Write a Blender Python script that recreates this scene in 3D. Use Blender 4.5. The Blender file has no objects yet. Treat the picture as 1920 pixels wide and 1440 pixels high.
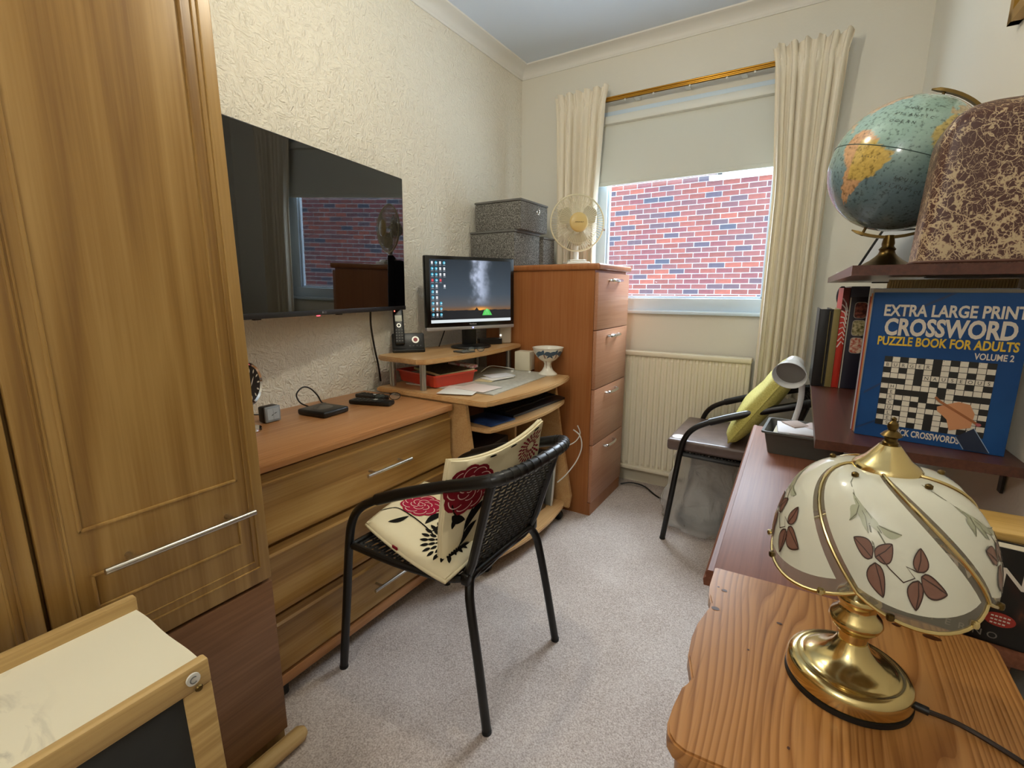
import bpy, bmesh, math, random
from mathutils import Vector, Matrix, noise
from mathutils.geometry import tessellate_polygon
random.seed(7)
pi, sin, cos, rad = math.pi, math.sin, math.cos, math.radians
scn = bpy.context.scene
COL = scn.collection

# ------------------------------------------------------------------ camera
H = 1.15
cam = bpy.data.cameras.new('camera'); cam.sensor_width = 36.0; cam.lens = 890 / 1920 * 36
cam.clip_start = 0.02
camo = bpy.data.objects.new('camera', cam); COL.objects.link(camo)
YAW, PIT, ROL = rad(31.8), rad(11.22), 0.001
fw = Vector((-sin(YAW) * cos(PIT), cos(YAW) * cos(PIT), -sin(PIT)))
rt = Vector((cos(YAW), sin(YAW), 0)); up = rt.cross(fw)
r2 = rt * cos(ROL) + up * sin(ROL); u2 = r2.cross(fw)
camo.matrix_world = Matrix(((r2.x, u2.x, -fw.x, 0), (r2.y, u2.y, -fw.y, 0), (r2.z, u2.z, -fw.z, H), (0, 0, 0, 1)))
scn.camera = camo

# ------------------------------------------------------------------ sky, lights, exposure
w = bpy.data.worlds.new('sky'); scn.world = w; w.use_nodes = True
w.node_tree.nodes['Background'].inputs[0].default_value = (0.74, 0.87, 1.0, 1)
w.node_tree.nodes['Background'].inputs[1].default_value = 3.3

def light(name, kind, loc, energy, color, **kw):
    l = bpy.data.lights.new(name, kind); l.energy = energy; l.color = color
    for k, v in kw.items(): setattr(l, k, v)
    o = bpy.data.objects.new(name, l); COL.objects.link(o); o.location = loc
    return o
light('ceiling_lamp_bulb', 'POINT', (-0.70, 1.05, 2.10), 7.4, (1.0, 0.91, 0.70), shadow_soft_size=0.045)
light('fill_lamp_behind_camera', 'POINT', (-0.35, -0.85, 2.05), 8.0, (1.0, 0.95, 0.88), shadow_soft_size=0.10)  # added fill lamp that brightens the room from behind the camera
sk = light('daylight_above_the_neighbouring_roof', 'AREA', (-0.75, 4.7, 3.5), 290, (0.80, 0.88, 1.0), shape='RECTANGLE', size=3.6, size_y=2.2)
sk.rotation_euler = (Vector((-0.62, 2.75, 1.4)) - Vector(sk.location)).to_track_quat('-Z', 'Y').to_euler()
scn.view_settings.view_transform = 'Standard'; scn.view_settings.look = 'None'
scn.view_settings.exposure = 1.3; scn.view_settings.gamma = 1.0; scn.view_settings.use_curve_mapping = False

# ------------------------------------------------------------------ materials
def lin(c): return c / 12.92 if c <= 0.04045 else ((c + 0.055) / 1.055) ** 2.4
def hx(h):
    h = h.lstrip('#'); return tuple(lin(int(h[i:i + 2], 16) / 255) for i in (0, 2, 4)) + (1,)
MATS = {}
def mat(name, col='#808080', rough=0.5, metal=0.0, spec=0.5, **kw):
    if name in MATS: return MATS[name]
    m = bpy.data.materials.new(name); m.use_nodes = True
    b = m.node_tree.nodes['Principled BSDF']
    b.inputs['Base Color'].default_value = hx(col); b.inputs['Roughness'].default_value = rough
    b.inputs['Metallic'].default_value = metal; b.inputs['Specular IOR Level'].default_value = spec
    for k, v in kw.items(): b.inputs[k.replace('_', ' ')].default_value = v
    MATS[name] = m
    return m
def nd(m, t, **kw):
    n = m.node_tree.nodes.new(t)
    for k, v in kw.items():
        if k in n.inputs: n.inputs[k].default_value = v
        else: setattr(n, k, v)
    return n
def lk(m, a, b): m.node_tree.links.new(a, b)
def bsdf(m): return m.node_tree.nodes['Principled BSDF']
def ramp(m, fac, stops):
    r = nd(m, 'ShaderNodeValToRGB'); e = r.color_ramp.elements
    while len(e) < len(stops): e.new(0.5)
    for i, (p, c) in enumerate(stops):
        e[i].position = p; e[i].color = hx(c) if isinstance(c, str) else c
    lk(m, fac, r.inputs[0]); return r.outputs[0]
def coords(m, scale=(1, 1, 1), rot=(0, 0, 0)):
    t = nd(m, 'ShaderNodeTexCoord'); mp = nd(m, 'ShaderNodeMapping')
    mp.inputs['Scale'].default_value = scale; mp.inputs['Rotation'].default_value = rot
    lk(m, t.outputs['Object'], mp.inputs[0]); return mp.outputs[0]
def bump(m, fac, strength=0.3, dist=0.002):
    b = nd(m, 'ShaderNodeBump'); b.inputs['Strength'].default_value = strength; b.inputs['Distance'].default_value = dist
    lk(m, fac, b.inputs['Height']); lk(m, b.outputs[0], bsdf(m).inputs['Normal'])
def noisy(name, stops, scale=20, detail=4, rough=0.6, stretch=(1, 1, 1), bmp=0, bdist=0.002, dist=0.0, **kw):
    if name in MATS: return MATS[name]
    m = mat(name, '#808080', rough, **kw)
    n = nd(m, 'ShaderNodeTexNoise', Scale=scale, Detail=detail, Distortion=dist)
    lk(m, coords(m, stretch), n.inputs['Vector'])
    lk(m, ramp(m, n.outputs[0], stops), bsdf(m).inputs['Base Color'])
    if bmp: bump(m, n.outputs[0], bmp, bdist)
    return m
def wood(name, dark, mid, light_, axis='z', rough=0.42, ring=9.0, bmp=0.06, fine=0.55, dist=2.2, lines=5.0):
    """long grained timber: wavy bands stretched along one axis, with a fine pore grain over them"""
    if name in MATS: return MATS[name]
    m = mat(name, mid, rough)
    st = {'x': (0.06, 1, 1), 'y': (1, 0.06, 1), 'z': (1, 1, 0.06)}[axis]
    st2 = {'x': (0.02, 1, 1), 'y': (1, 0.02, 1), 'z': (1, 1, 0.02)}[axis]
    n1 = nd(m, 'ShaderNodeTexNoise', Scale=ring, Detail=3, Distortion=dist); lk(m, coords(m, st), n1.inputs['Vector'])
    n2 = nd(m, 'ShaderNodeTexNoise', Scale=170, Detail=2, Distortion=0.3); lk(m, coords(m, st2), n2.inputs['Vector'])
    mul = nd(m, 'ShaderNodeMath', operation='MULTIPLY'); mul.inputs[1].default_value = lines
    lk(m, n1.outputs[0], mul.inputs[0])
    fr = nd(m, 'ShaderNodeMath', operation='PINGPONG'); fr.inputs[1].default_value = 1.0; lk(m, mul.outputs[0], fr.inputs[0])
    mx = nd(m, 'ShaderNodeMath', operation='MULTIPLY_ADD'); mx.inputs[1].default_value = 1 - fine
    lk(m, fr.outputs[0], mx.inputs[0])
    m2 = nd(m, 'ShaderNodeMath', operation='MULTIPLY'); m2.inputs[1].default_value = fine; lk(m, n2.outputs[0], m2.inputs[0])
    lk(m, m2.outputs[0], mx.inputs[2])
    lk(m, ramp(m, mx.outputs[0], [(0.22, dark), (0.47, mid), (0.78, light_)]), bsdf(m).inputs['Base Color'])
    if bmp: bump(m, n2.outputs[0], bmp, 0.001)
    return m
def emit(name, col, strength=1.0):
    if name in MATS: return MATS[name]
    m = mat(name, '#000000', 0.3)
    b = bsdf(m); b.inputs['Emission Color'].default_value = hx(col); b.inputs['Emission Strength'].default_value = strength
    return m
def clear(name, col, alpha, rough=0.05):
    if name in MATS: return MATS[name]
    m = mat(name, col, rough); bsdf(m).inputs['Alpha'].default_value = alpha; return m

# ------------------------------------------------------------------ mesh builder
class MB:
    def __init__(s): s.v = []; s.f = []; s.mi = []
    def add(s, vs, fs, mi=0):
        o = len(s.v); s.v += [Vector(v) for v in vs]; s.f += [tuple(i + o for i in f) for f in fs]; s.mi += [mi] * len(fs); return s
    def quad(s, a, b, c, d, mi=0): return s.add([a, b, c, d], [(0, 1, 2, 3)], mi)
    def box(s, x0, x1, y0, y1, z0, z1, b=0.0, seg=2):
        x0, x1 = min(x0, x1), max(x0, x1); y0, y1 = min(y0, y1), max(y0, y1); z0, z1 = min(z0, z1), max(z0, z1)
        b = min(b, 0.49 * min(x1 - x0, y1 - y0, z1 - z0))
        if b <= 0:
            vs = [(x, y, z) for x in (x0, x1) for y in (y0, y1) for z in (z0, z1)]
            return s.add(vs, [(0, 1, 3, 2), (4, 6, 7, 5), (0, 4, 5, 1), (2, 3, 7, 6), (0, 2, 6, 4), (1, 5, 7, 3)])
        bm = bmesh.new(); bmesh.ops.create_cube(bm, size=1)
        for v in bm.verts:
            v.co = Vector(((x0 + x1) / 2 + v.co.x * (x1 - x0), (y0 + y1) / 2 + v.co.y * (y1 - y0), (z0 + z1) / 2 + v.co.z * (z1 - z0)))
        bmesh.ops.bevel(bm, geom=bm.edges[:], offset=b, segments=seg, affect='EDGES', profile=0.5)
        s.bm(bm); return s
    def bm(s, bm):
        bm.verts.index_update(); s.add([v.co.copy() for v in bm.verts], [[v.index for v in f.verts] for f in bm.faces]); bm.free()
    def tube(s, pts, r, seg=10, closed=False, caps=True):
        P = [Vector(p) for p in pts]; n = len(P); R = r if isinstance(r, (list, tuple)) else [r] * n
        rings = []; prev = None
        for i in range(n):
            a = P[(i - 1) % n] if (closed or i > 0) else P[i]; c = P[(i + 1) % n] if (closed or i < n - 1) else P[i]
            t = (c - a).normalized()
            if prev is None:
                u = t.cross(Vector((0, 0, 1)))
                if u.length < 1e-3: u = t.cross(Vector((1, 0, 0)))
            else: u = prev - t * prev.dot(t)
            u.normalize(); prev = u; v = t.cross(u)
            rings.append([P[i] + (u * cos(2 * pi * k / seg) + v * sin(2 * pi * k / seg)) * R[i] for k in range(seg)])
        vs = [p for rr in rings for p in rr]; fs = []
        for i in range(n if closed else n - 1):
            j = (i + 1) % n
            for k in range(seg): fs.append((i * seg + k, i * seg + (k + 1) % seg, j * seg + (k + 1) % seg, j * seg + k))
        if caps and not closed: fs += [tuple(range(seg))[::-1], tuple((n - 1) * seg + k for k in range(seg))]
        return s.add(vs, fs)
    def cyl(s, a, b, r, seg=16): return s.tube([a, b], r, seg)
    def lathe(s, prof, c=(0, 0, 0), seg=32, M=None):
        """prof: (radius, height) pairs turned about a vertical axis through c"""
        c = Vector(c); vs = []; fs = []
        for r, z in prof:
            for k in range(seg):
                p = Vector((r * cos(2 * pi * k / seg), r * sin(2 * pi * k / seg), z)); vs.append((M @ p if M else p) + c)
        n = len(prof)
        for i in range(n - 1):
            for k in range(seg): fs.append((i * seg + k, i * seg + (k + 1) % seg, (i + 1) * seg + (k + 1) % seg, (i + 1) * seg + k))
        if prof[0][0] > 1e-5: fs.append(tuple(range(seg))[::-1])
        if prof[-1][0] > 1e-5: fs.append(tuple((n - 1) * seg + k for k in range(seg)))
        return s.add(vs, fs)
    def prism(s, poly, lo, hi, f=lambda u, v, w: (u, v, w)):
        n = len(poly); vs = [f(u, v, lo) for u, v in poly] + [f(u, v, hi) for u, v in poly]
        fs = [tuple(range(n))[::-1], tuple(range(n, 2 * n))] + [(i, (i + 1) % n, n + (i + 1) % n, n + i) for i in range(n)]
        return s.add(vs, fs)
    def grid(s, fn, nu, nv, wrap=False):
        vs = [fn(i / nu, j / nv) for i in range(nu + (0 if wrap else 1)) for j in range(nv + 1)]; fs = []
        N = nu if wrap else nu + 1
        for i in range(nu):
            for j in range(nv):
                a = i * (nv + 1) + j; b = ((i + 1) % N) * (nv + 1) + j
                fs.append((a, b, b + 1, a + 1))
        return s.add(vs, fs)
    def slab(s, fn, nu, nv, th):
        """closed sheet: fn(u,v) -> (point, normal)"""
        A = [[fn(i / nu, j / nv) for j in range(nv + 1)] for i in range(nu + 1)]
        o = len(s.v); W = nv + 1
        top = [p for r in A for p, n in r]; bot = [p - n * th for r in A for p, n in r]; N = len(top); fs = []
        for i in range(nu):
            for j in range(nv):
                a = i * W + j; b = a + W
                fs.append((a, b, b + 1, a + 1)); fs.append((N + a, N + a + 1, N + b + 1, N + b))
        ring = [i * W for i in range(nu + 1)] + [nu * W + j for j in range(1, W)] + [i * W + nv for i in range(nu - 1, -1, -1)] + [j for j in range(nv - 1, 0, -1)]
        for k in range(len(ring)):
            a, b = ring[k], ring[(k + 1) % len(ring)]; fs.append((a, N + a, N + b, b))
        return s.add(top + bot, fs)
    def poly(s, pts, f):
        """flat print: 2-D outline pts mapped by f(u,v)"""
        return s.add([f(u, v) for u, v in pts], [tuple(range(len(pts)))])
    def leaf(s, a, b, wd, f, n=8, bend=0.0, tip=1.0):
        ax, ay = a; bx, by = b; dx, dy = bx - ax, by - ay; vs = []; fs = []
        for i in range(n + 1):
            t = i / n; ww = wd * sin(pi * t ** tip) ** 0.8 if 0 < t < 1 else 0.0
            o = bend * sin(pi * t); cx, cy = ax + dx * t - dy * o, ay + dy * t + dx * o
            L = math.hypot(dx, dy) or 1; nx, ny = -dy / L, dx / L
            vs += [f(cx + nx * ww, cy + ny * ww), f(cx, cy), f(cx - nx * ww, cy - ny * ww)]
        for i in range(n):
            for k in (0, 1): fs.append((i * 3 + k, i * 3 + k + 1, i * 3 + k + 4, i * 3 + k + 3))
        return s.add(vs, fs)
    def strip(s, pts, wd, f):
        vs = []; n = len(pts)
        for i in range(n):
            a = pts[max(i - 1, 0)]; b = pts[min(i + 1, n - 1)]; dx, dy = b[0] - a[0], b[1] - a[1]; L = math.hypot(dx, dy) or 1
            nx, ny = -dy / L * wd / 2, dx / L * wd / 2; vs += [f(pts[i][0] + nx, pts[i][1] + ny), f(pts[i][0] - nx, pts[i][1] - ny)]
        return s.add(vs, [(2 * i, 2 * i + 1, 2 * i + 3, 2 * i + 2) for i in range(n - 1)])
    def disc(s, cx, cy, rx, ry, f, n=16, rings=2):
        vs = [f(cx, cy)]; fs = []
        for j in range(1, rings + 1):
            for k in range(n):
                a = 2 * pi * k / n; vs.append(f(cx + rx * j / rings * cos(a), cy + ry * j / rings * sin(a)))
        for k in range(n): fs.append((0, 1 + k, 1 + (k + 1) % n))
        for j in range(1, rings):
            for k in range(n):
                a = 1 + (j - 1) * n; b = a + n; fs.append((a + k, b + k, b + (k + 1) % n, a + (k + 1) % n))
        return s.add(vs, fs)
    def xf(s, M):
        s.v = [M @ v for v in s.v]; return s

ROOTM = {}
def mesh(name, mb, m, smooth=None, M=None):
    me = bpy.data.meshes.new(name)
    vs = [(M @ v) for v in mb.v] if M is not None else mb.v
    me.from_pydata([tuple(v) for v in vs], [], mb.f); me.validate()
    for x in (m if isinstance(m, (list, tuple)) else [m]): me.materials.append(x)
    if any(mb.mi) and len(mb.mi) == len(me.polygons):
        for p, i in zip(me.polygons, mb.mi): p.material_index = i
    bm = bmesh.new(); bm.from_mesh(me)
    if smooth != 'keep': bmesh.ops.recalc_face_normals(bm, faces=bm.faces[:])
    bm.to_mesh(me); bm.free()
    if smooth is not False:
        me.polygons.foreach_set('use_smooth', [True] * len(me.polygons)); me.set_sharp_from_angle(angle=rad(35 if smooth in (None, 'keep') else smooth))
    return me
def props(o, label=None, cat=None, group=None, kind=None):
    for k, v in (('label', label), ('category', cat), ('group', group), ('kind', kind)):
        if v: o[k] = v
    return o
def T(name, label, cat, loc, rz=0.0, group=None):
    """a thing: an Empty at its base that parents its parts"""
    o = bpy.data.objects.new(name, None); COL.objects.link(o); o.empty_display_size = 0.05
    o.location = loc; o.rotation_euler = (0, 0, rz)
    ROOTM[o.name] = Matrix.Translation(Vector(loc)) @ Matrix.Rotation(rz, 4, 'Z')
    return props(o, label, cat, group)
def part(name, mb, m, parent, label=None, local=False, smooth=None, kind=None):
    M = ROOTM[parent.name]
    me = mesh(name, mb, m, smooth, None if local else M.inverted())
    o = bpy.data.objects.new(name, me); COL.objects.link(o); o.parent = parent; ROOTM[o.name] = M
    return props(o, label, None, None, kind)
def one(name, label, cat, mb, m, group=None, smooth=None, kind=None):
    """a thing that is a single mesh; its origin goes to the middle of its base"""
    xs = [v.x for v in mb.v]; ys = [v.y for v in mb.v]; zs = [v.z for v in mb.v]
    c = Vector(((min(xs) + max(xs)) / 2, (min(ys) + max(ys)) / 2, min(zs)))
    me = mesh(name, mb, m, smooth, Matrix.Translation(-c))
    o = bpy.data.objects.new(name, me); COL.objects.link(o); o.location = c; ROOTM[o.name] = Matrix.Translation(c)
    return props(o, label, cat, group, kind)
def struct(name, mb, m, smooth=None, label=None):
    o = one(name, label, None, mb, m, None, smooth, 'structure'); return o
def copy_tree(o, parent=None):
    c = o.copy(); COL.objects.link(c); c.parent = parent; ROOTM[c.name] = ROOTM[o.name]
    for ch in [x for x in o.children]: copy_tree(ch, c)
    return c
def plane(o, ux, uy, eps=0.0008):
    o, ux, uy = Vector(o), Vector(ux), Vector(uy); n = ux.cross(uy).normalized()
    return lambda u, v, e=1.0: o + ux * u + uy * v + n * eps * e
def text(mb, s, x, y, h, f, wx=1.0, align='LEFT', bold=0.0, depth=1.0, fit=None):
    """flat lettering: outlines of the built in font laid on the plane f"""
    cu = bpy.data.curves.new('lettering', 'FONT'); cu.body = s; cu.size = 1.0; cu.offset = bold; cu.resolution_u = 3
    to = bpy.data.objects.new('lettering', cu); COL.objects.link(to)
    dg = bpy.context.evaluated_depsgraph_get(); me = bpy.data.meshes.new_from_object(to.evaluated_get(dg))
    xs = [v.co.x for v in me.vertices]; ys = [v.co.y for v in me.vertices]
    if xs:
        x0, x1 = min(xs), max(xs); k = h / 0.70
        sx = (fit / (x1 - x0)) if fit else k * wx
        W = (x1 - x0) * sx; ox = x - (W / 2 if align == 'CENTER' else W if align == 'RIGHT' else 0)
        mb.add([f(ox + (v.co.x - x0) * sx, y + v.co.y * k, depth) for v in me.vertices], [tuple(p.vertices) for p in me.polygons])
    bpy.data.objects.remove(to); bpy.data.curves.remove(cu); bpy.data.meshes.remove(me)
    return mb
def bez(pts, n=8):
    """smooth path through pts (Catmull-Rom)"""
    P = [Vector(p) for p in pts]; out = []
    for i in range(len(P) - 1):
        p0 = P[max(i - 1, 0)]; p1 = P[i]; p2 = P[i + 1]; p3 = P[min(i + 2, len(P) - 1)]
        for k in range(n):
            t = k / n
            out.append(0.5 * ((2 * p1) + (p2 - p0) * t + (2 * p0 - 5 * p1 + 4 * p2 - p3) * t * t + (3 * p1 - p0 - 3 * p2 + p3) * t ** 3))
    out.append(P[-1]); return out

# ------------------------------------------------------------------ palette
OAK = wood('oak_veneer_upright', '#84602f', '#99743c', '#ac884f', 'z', 0.38, 3.6, 0.05, 0.50, 0.9, 17.0)
OAKH = wood('oak_veneer_level', '#86602f', '#9a733c', '#ab874f', 'y', 0.36, 5, 0.05, 0.6, 0.9, 13.0)
OAKTOP = wood('dresser_top_veneer', '#a06c3e', '#b27c4d', '#c08c5d', 'y', 0.34, 6, 0.03, 0.7)
REDP = wood('red_brown_panel', '#6e4a2e', '#7d5739', '#8c6546', 'y', 0.42, 6, 0.04, 0.7)
BEECH = wood('beech_veneer', '#b68a55', '#c59a66', '#d1ab79', 'y', 0.36, 5, 0.02, 0.75)
CHERRY = wood('cherry_veneer', '#96592c', '#a06436', '#aa7043', 'z', 0.36, 5, 0.02, 0.8)
CHERRY_LIT = wood('cherry_veneer_lit', '#a97455', '#b37f61', '#bd8b6d', 'y', 0.33, 5, 0.02, 0.8)  # same cherry as the body, paler with the window light in its colour
MAHOG = wood('mahogany_top', '#6b3d2a', '#7b4a34', '#8a5840', 'y', 0.46, 5, 0.03, 0.75)
bsdf(MAHOG).inputs['Specular IOR Level'].default_value = 0.35
DARKW = wood('dark_mahogany_shelf', '#40211a', '#4e2a20', '#5d352a', 'y', 0.30, 5, 0.02, 0.75)
PINE = mat('knotty_pine', '#b0743a', 0.34)
_sx = nd(PINE, 'ShaderNodeSeparateXYZ'); lk(PINE, coords(PINE), _sx.inputs[0])
_wn = nd(PINE, 'ShaderNodeTexNoise', Scale=7, Detail=1.5); lk(PINE, coords(PINE, (1, 0.16, 1)), _wn.inputs['Vector'])
_a = nd(PINE, 'ShaderNodeMath', operation='MULTIPLY'); _a.inputs[1].default_value = 100; lk(PINE, _sx.outputs['X'], _a.inputs[0])
_b = nd(PINE, 'ShaderNodeMath', operation='MULTIPLY_ADD'); _b.inputs[1].default_value = 21; lk(PINE, _wn.outputs[0], _b.inputs[0]); lk(PINE, _a.outputs[0], _b.inputs[2])
_c = nd(PINE, 'ShaderNodeMath', operation='FRACT'); lk(PINE, _b.outputs[0], _c.inputs[0])
_f = nd(PINE, 'ShaderNodeTexNoise', Scale=220, Detail=2); lk(PINE, coords(PINE, (1, 0.03, 1)), _f.inputs['Vector'])
_t = nd(PINE, 'ShaderNodeTexNoise', Scale=10, Detail=2); lk(PINE, coords(PINE, (1, 0.2, 1)), _t.inputs['Vector'])
_m = nd(PINE, 'ShaderNodeMix', data_type='RGBA', blend_type='MULTIPLY'); _m.inputs[0].default_value = 1.0
lk(PINE, ramp(PINE, _c.outputs[0], [(0.0, '#a06c3a'), (0.15, '#b9854e'), (0.6, '#b27c44'), (1.0, '#8f5c2c')]), _m.inputs[6])
_g = nd(PINE, 'ShaderNodeMath', operation='ADD'); lk(PINE, _f.outputs[0], _g.inputs[0]); lk(PINE, _t.outputs[0], _g.inputs[1])
lk(PINE, ramp(PINE, _g.outputs[0], [(0.75 / 2 * 2 - 0.05, '#d8d0c4'), (1.0, '#ffffff')]), _m.inputs[7]); lk(PINE, _m.outputs[2], bsdf(PINE).inputs['Base Color'])
bsdf(PINE).inputs['Specular IOR Level'].default_value = 0.35; bump(PINE, _f.outputs[0], 0.06, 0.001)
PALEP = wood('pale_pine', '#a98750', '#c4a268', '#d2b27c', 'y', 0.5, 8, 0.05, 0.5)
STEEL = mat('brushed_steel', '#c8c4bc', 0.28, 1.0)
CHROME = mat('chrome', '#d8d8d8', 0.10, 1.0)
BRASS = mat('polished_brass', '#d8c48c', 0.16, 1.0)
BRASSD = mat('aged_brass', '#66532f', 0.34, 1.0)
BLACK = mat('black_plastic', '#121212', 0.38)
BLACKM = mat('black_painted_tube', '#0e0d0c', 0.34)
RATTAN = mat('black_woven_resin', '#1b1917', 0.45)
WHITE = mat('white_plastic', '#e2e0d8', 0.4)
GREYP = mat('grey_plastic', '#6a6a68', 0.45)
CREAMP = mat('cream_paint', '#ece4cc', 0.42)
PAPER = mat('white_paper', '#e9e6de', 0.7)
RUBBER = mat('black_rubber', '#0b0b0b', 0.6)

# ------------------------------------------------------------------ room shell
XL, YB, ZC = -1.635, 2.75, 2.45
RW = lambda y: 0.305 + (2.75 - y) * 0.0218        # right wall, not quite square to the back wall
YF = -1.3
wallm = mat('white_anaglypta_paint', '#ede7d8', 0.62)
n1 = nd(wallm, 'ShaderNodeTexNoise', Scale=62, Detail=2, Distortion=1.4); lk(wallm, coords(wallm, (1, 0.55, 1)), n1.inputs['Vector'])
n2 = nd(wallm, 'ShaderNodeTexNoise', Scale=75, Detail=2, Distortion=1.6); lk(wallm, coords(wallm, (1, 1, 0.5)), n2.inputs['Vector'])
ck = nd(wallm, 'ShaderNodeTexNoise', Scale=26, Detail=0); lk(wallm, coords(wallm), ck.inputs['Vector'])
ckr = ramp(wallm, ck.outputs[0], [(0.46, (0, 0, 0, 1)), (0.54, (1, 1, 1, 1))])
mx = nd(wallm, 'ShaderNodeMix'); lk(wallm, ckr, mx.inputs[0]); lk(wallm, n1.outputs[0], mx.inputs[2]); lk(wallm, n2.outputs[0], mx.inputs[3])
bump(wallm, mx.outputs[0], 1.0, 0.009)
wallb = mat('smooth_wall_paint_dimmed', '#e1ded2', 0.62)  # greyer than the left wall so that the back wall looks less lit
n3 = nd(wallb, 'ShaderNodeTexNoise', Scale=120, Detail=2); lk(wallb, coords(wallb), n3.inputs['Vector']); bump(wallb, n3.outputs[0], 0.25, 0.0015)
ceilm = mat('ceiling_paint_daylight_tint', '#d9e5f6', 0.7)  # white ceiling with the blue of the daylight put into its colour
covm = mat('coving_paint', '#e6e5e0', 0.55)
carpet = mat('beige_carpet', '#b5a590', 0.95, spec=0.1)
c1 = nd(carpet, 'ShaderNodeTexNoise', Scale=240, Detail=4); lk(carpet, coords(carpet), c1.inputs['Vector'])
c2 = nd(carpet, 'ShaderNodeTexNoise', Scale=5, Detail=3); lk(carpet, coords(carpet), c2.inputs['Vector'])
cm = nd(carpet, 'ShaderNodeMath', operation='MULTIPLY_ADD'); cm.inputs[1].default_value = 0.8; lk(carpet, c1.outputs[0], cm.inputs[0])
cs = nd(carpet, 'ShaderNodeMath', operation='MULTIPLY'); cs.inputs[1].default_value = 0.22; lk(carpet, c2.outputs[0], cs.inputs[0]); lk(carpet, cs.outputs[0], cm.inputs[2])
lk(carpet, ramp(carpet, cm.outputs[0], [(0.32, '#9a8c82'), (0.5, '#bfb1a7'), (0.68, '#dacfc6')]), bsdf(carpet).inputs['Base Color'])
bump(carpet, c1.outputs[0], 0.5, 0.004)

struct('floor', MB().box(XL - 0.1, 0.6, YF - 0.1, YB + 0.1, -0.06, 0), carpet)
struct('ceiling', MB().box(XL - 0.1, 0.6, YF - 0.1, YB + 0.1, ZC, ZC + 0.06), ceilm)
struct('wall_left', MB().box(XL - 0.1, XL, YF - 0.1, YB + 0.1, 0, ZC), wallm)
WX0, WX1, WZ0, WZ1 = -1.13, -0.14, 1.035, 2.125   # window opening
wb = MB()
wb.box(XL, WX0, YB, YB + 0.12, 0, ZC); wb.box(WX1, RW(YB) + 0.02, YB, YB + 0.12, 0, ZC)
wb.box(WX0, WX1, YB, YB + 0.12, 0, WZ0); wb.box(WX0, WX1, YB, YB + 0.12, WZ1, ZC)
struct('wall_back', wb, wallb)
wr = MB(); wr.prism([(RW(YB + 0.1), YB + 0.1), (RW(YF - 0.1), YF - 0.1), (RW(YF) + 0.12, YF - 0.1), (RW(YB) + 0.12, YB + 0.1)], 0, ZC)
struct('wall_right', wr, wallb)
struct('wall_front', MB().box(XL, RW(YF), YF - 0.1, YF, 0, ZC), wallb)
def coving(name, a, b, inward):
    a, b, n = Vector(a), Vector(b), Vector(inward); prof = [(0.0, -0.052), (0.006, -0.052), (0.008, -0.046)]
    for k in range(7):
        t = pi / 2 * k / 6; prof.append((0.010 + 0.062 * (1 - cos(t)), -0.044 + 0.036 * sin(t)))
    prof += [(0.078, -0.006), (0.080, 0.0), (0, 0)]
    mb = MB(); vs = [p + n * o + Vector((0, 0, ZC + z)) for p in (a, b) for o, z in prof]; m = len(prof)
    mb.add(vs, [tuple(range(m))[::-1], tuple(range(m, 2 * m))] + [(i, (i + 1) % m, m + (i + 1) % m, m + i) for i in range(m)])
    return struct(name, mb, covm, 30)
coving('trim_1', (XL, YF, 0), (XL, YB, 0), (1, 0, 0))
coving('trim_2', (XL, YB, 0), (RW(YB), YB, 0), (0, -1, 0))
coving('trim_3', (RW(YB), YB, 0), (RW(YF), YF, 0), (-1, 0, 0))
def skirt(name, a, b, n):
    a, b, n = Vector(a), Vector(b), Vector(n); prof = [(0, 0), (0.016, 0), (0.016, 0.055), (0.010, 0.068), (0, 0.07)]; m = len(prof)
    mb = MB(); mb.add([p + n * o + Vector((0, 0, z)) for p in (a, b) for o, z in prof], [tuple(range(m))[::-1], tuple(range(m, 2 * m))] + [(i, (i + 1) % m, m + (i + 1) % m, m + i) for i in range(m)])
    struct(name, mb, CREAMP)
skirt('baseboard_left', (XL, YF, 0), (XL, YB, 0), (1, 0, 0))
skirt('baseboard_back', (XL, YB, 0), (RW(YB), YB, 0), (0, -1, 0))
skirt('baseboard_right', (RW(YB), YB, 0), (RW(YF), YF, 0), (-1, 0, 0))

# ------------------------------------------------------------------ window, blind, curtains
UPVC = mat('window_frame_daylight_tint', '#d6e8f8', 0.3)  # white frame tinted blue to carry the daylight behind it
win = T('window_1', None, None, ((WX0 + WX1) / 2, YB + 0.03, WZ0)); win['kind'] = 'structure'
y0, y1, fwid = YB - 0.004, YB + 0.055, 0.07
f = MB()
f.box(WX0, WX1, y0, y1, WZ0, WZ0 + fwid, 0.004); f.box(WX0, WX1, y0, y1, WZ1 - 0.05, WZ1, 0.004)
f.box(WX0, WX0 + fwid, y0 + 0.002, y1, WZ0, WZ1, 0.004); f.box(WX1 - fwid, WX1, y0 + 0.002, y1, WZ0, WZ1, 0.004)
part('window_frame', f, UPVC, win)
gb = MB(); a = 0.012; X0, X1, Z0, Z1 = WX0 + fwid, WX1 - fwid, WZ0 + fwid, WZ1 - 0.05
gb.box(X0, X1, YB + 0.012, YB + 0.035, Z0, Z0 + a, 0.003); gb.box(X0, X1, YB + 0.012, YB + 0.035, Z1 - a, Z1, 0.003)
gb.box(X0, X0 + a, YB + 0.012, YB + 0.035, Z0, Z1, 0.003); gb.box(X1 - a, X1, YB + 0.012, YB + 0.035, Z0, Z1, 0.003)
part('glazing_bead', gb, UPVC, win)
gm = bpy.data.materials.new('window_glass'); gm.use_nodes = True; MATS['window_glass'] = gm
nt = gm.node_tree; nt.nodes.remove(nt.nodes['Principled BSDF'])
tr = nd(gm, 'ShaderNodeBsdfTransparent'); tr.inputs[0].default_value = (0.95, 0.97, 0.97, 1)
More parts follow.
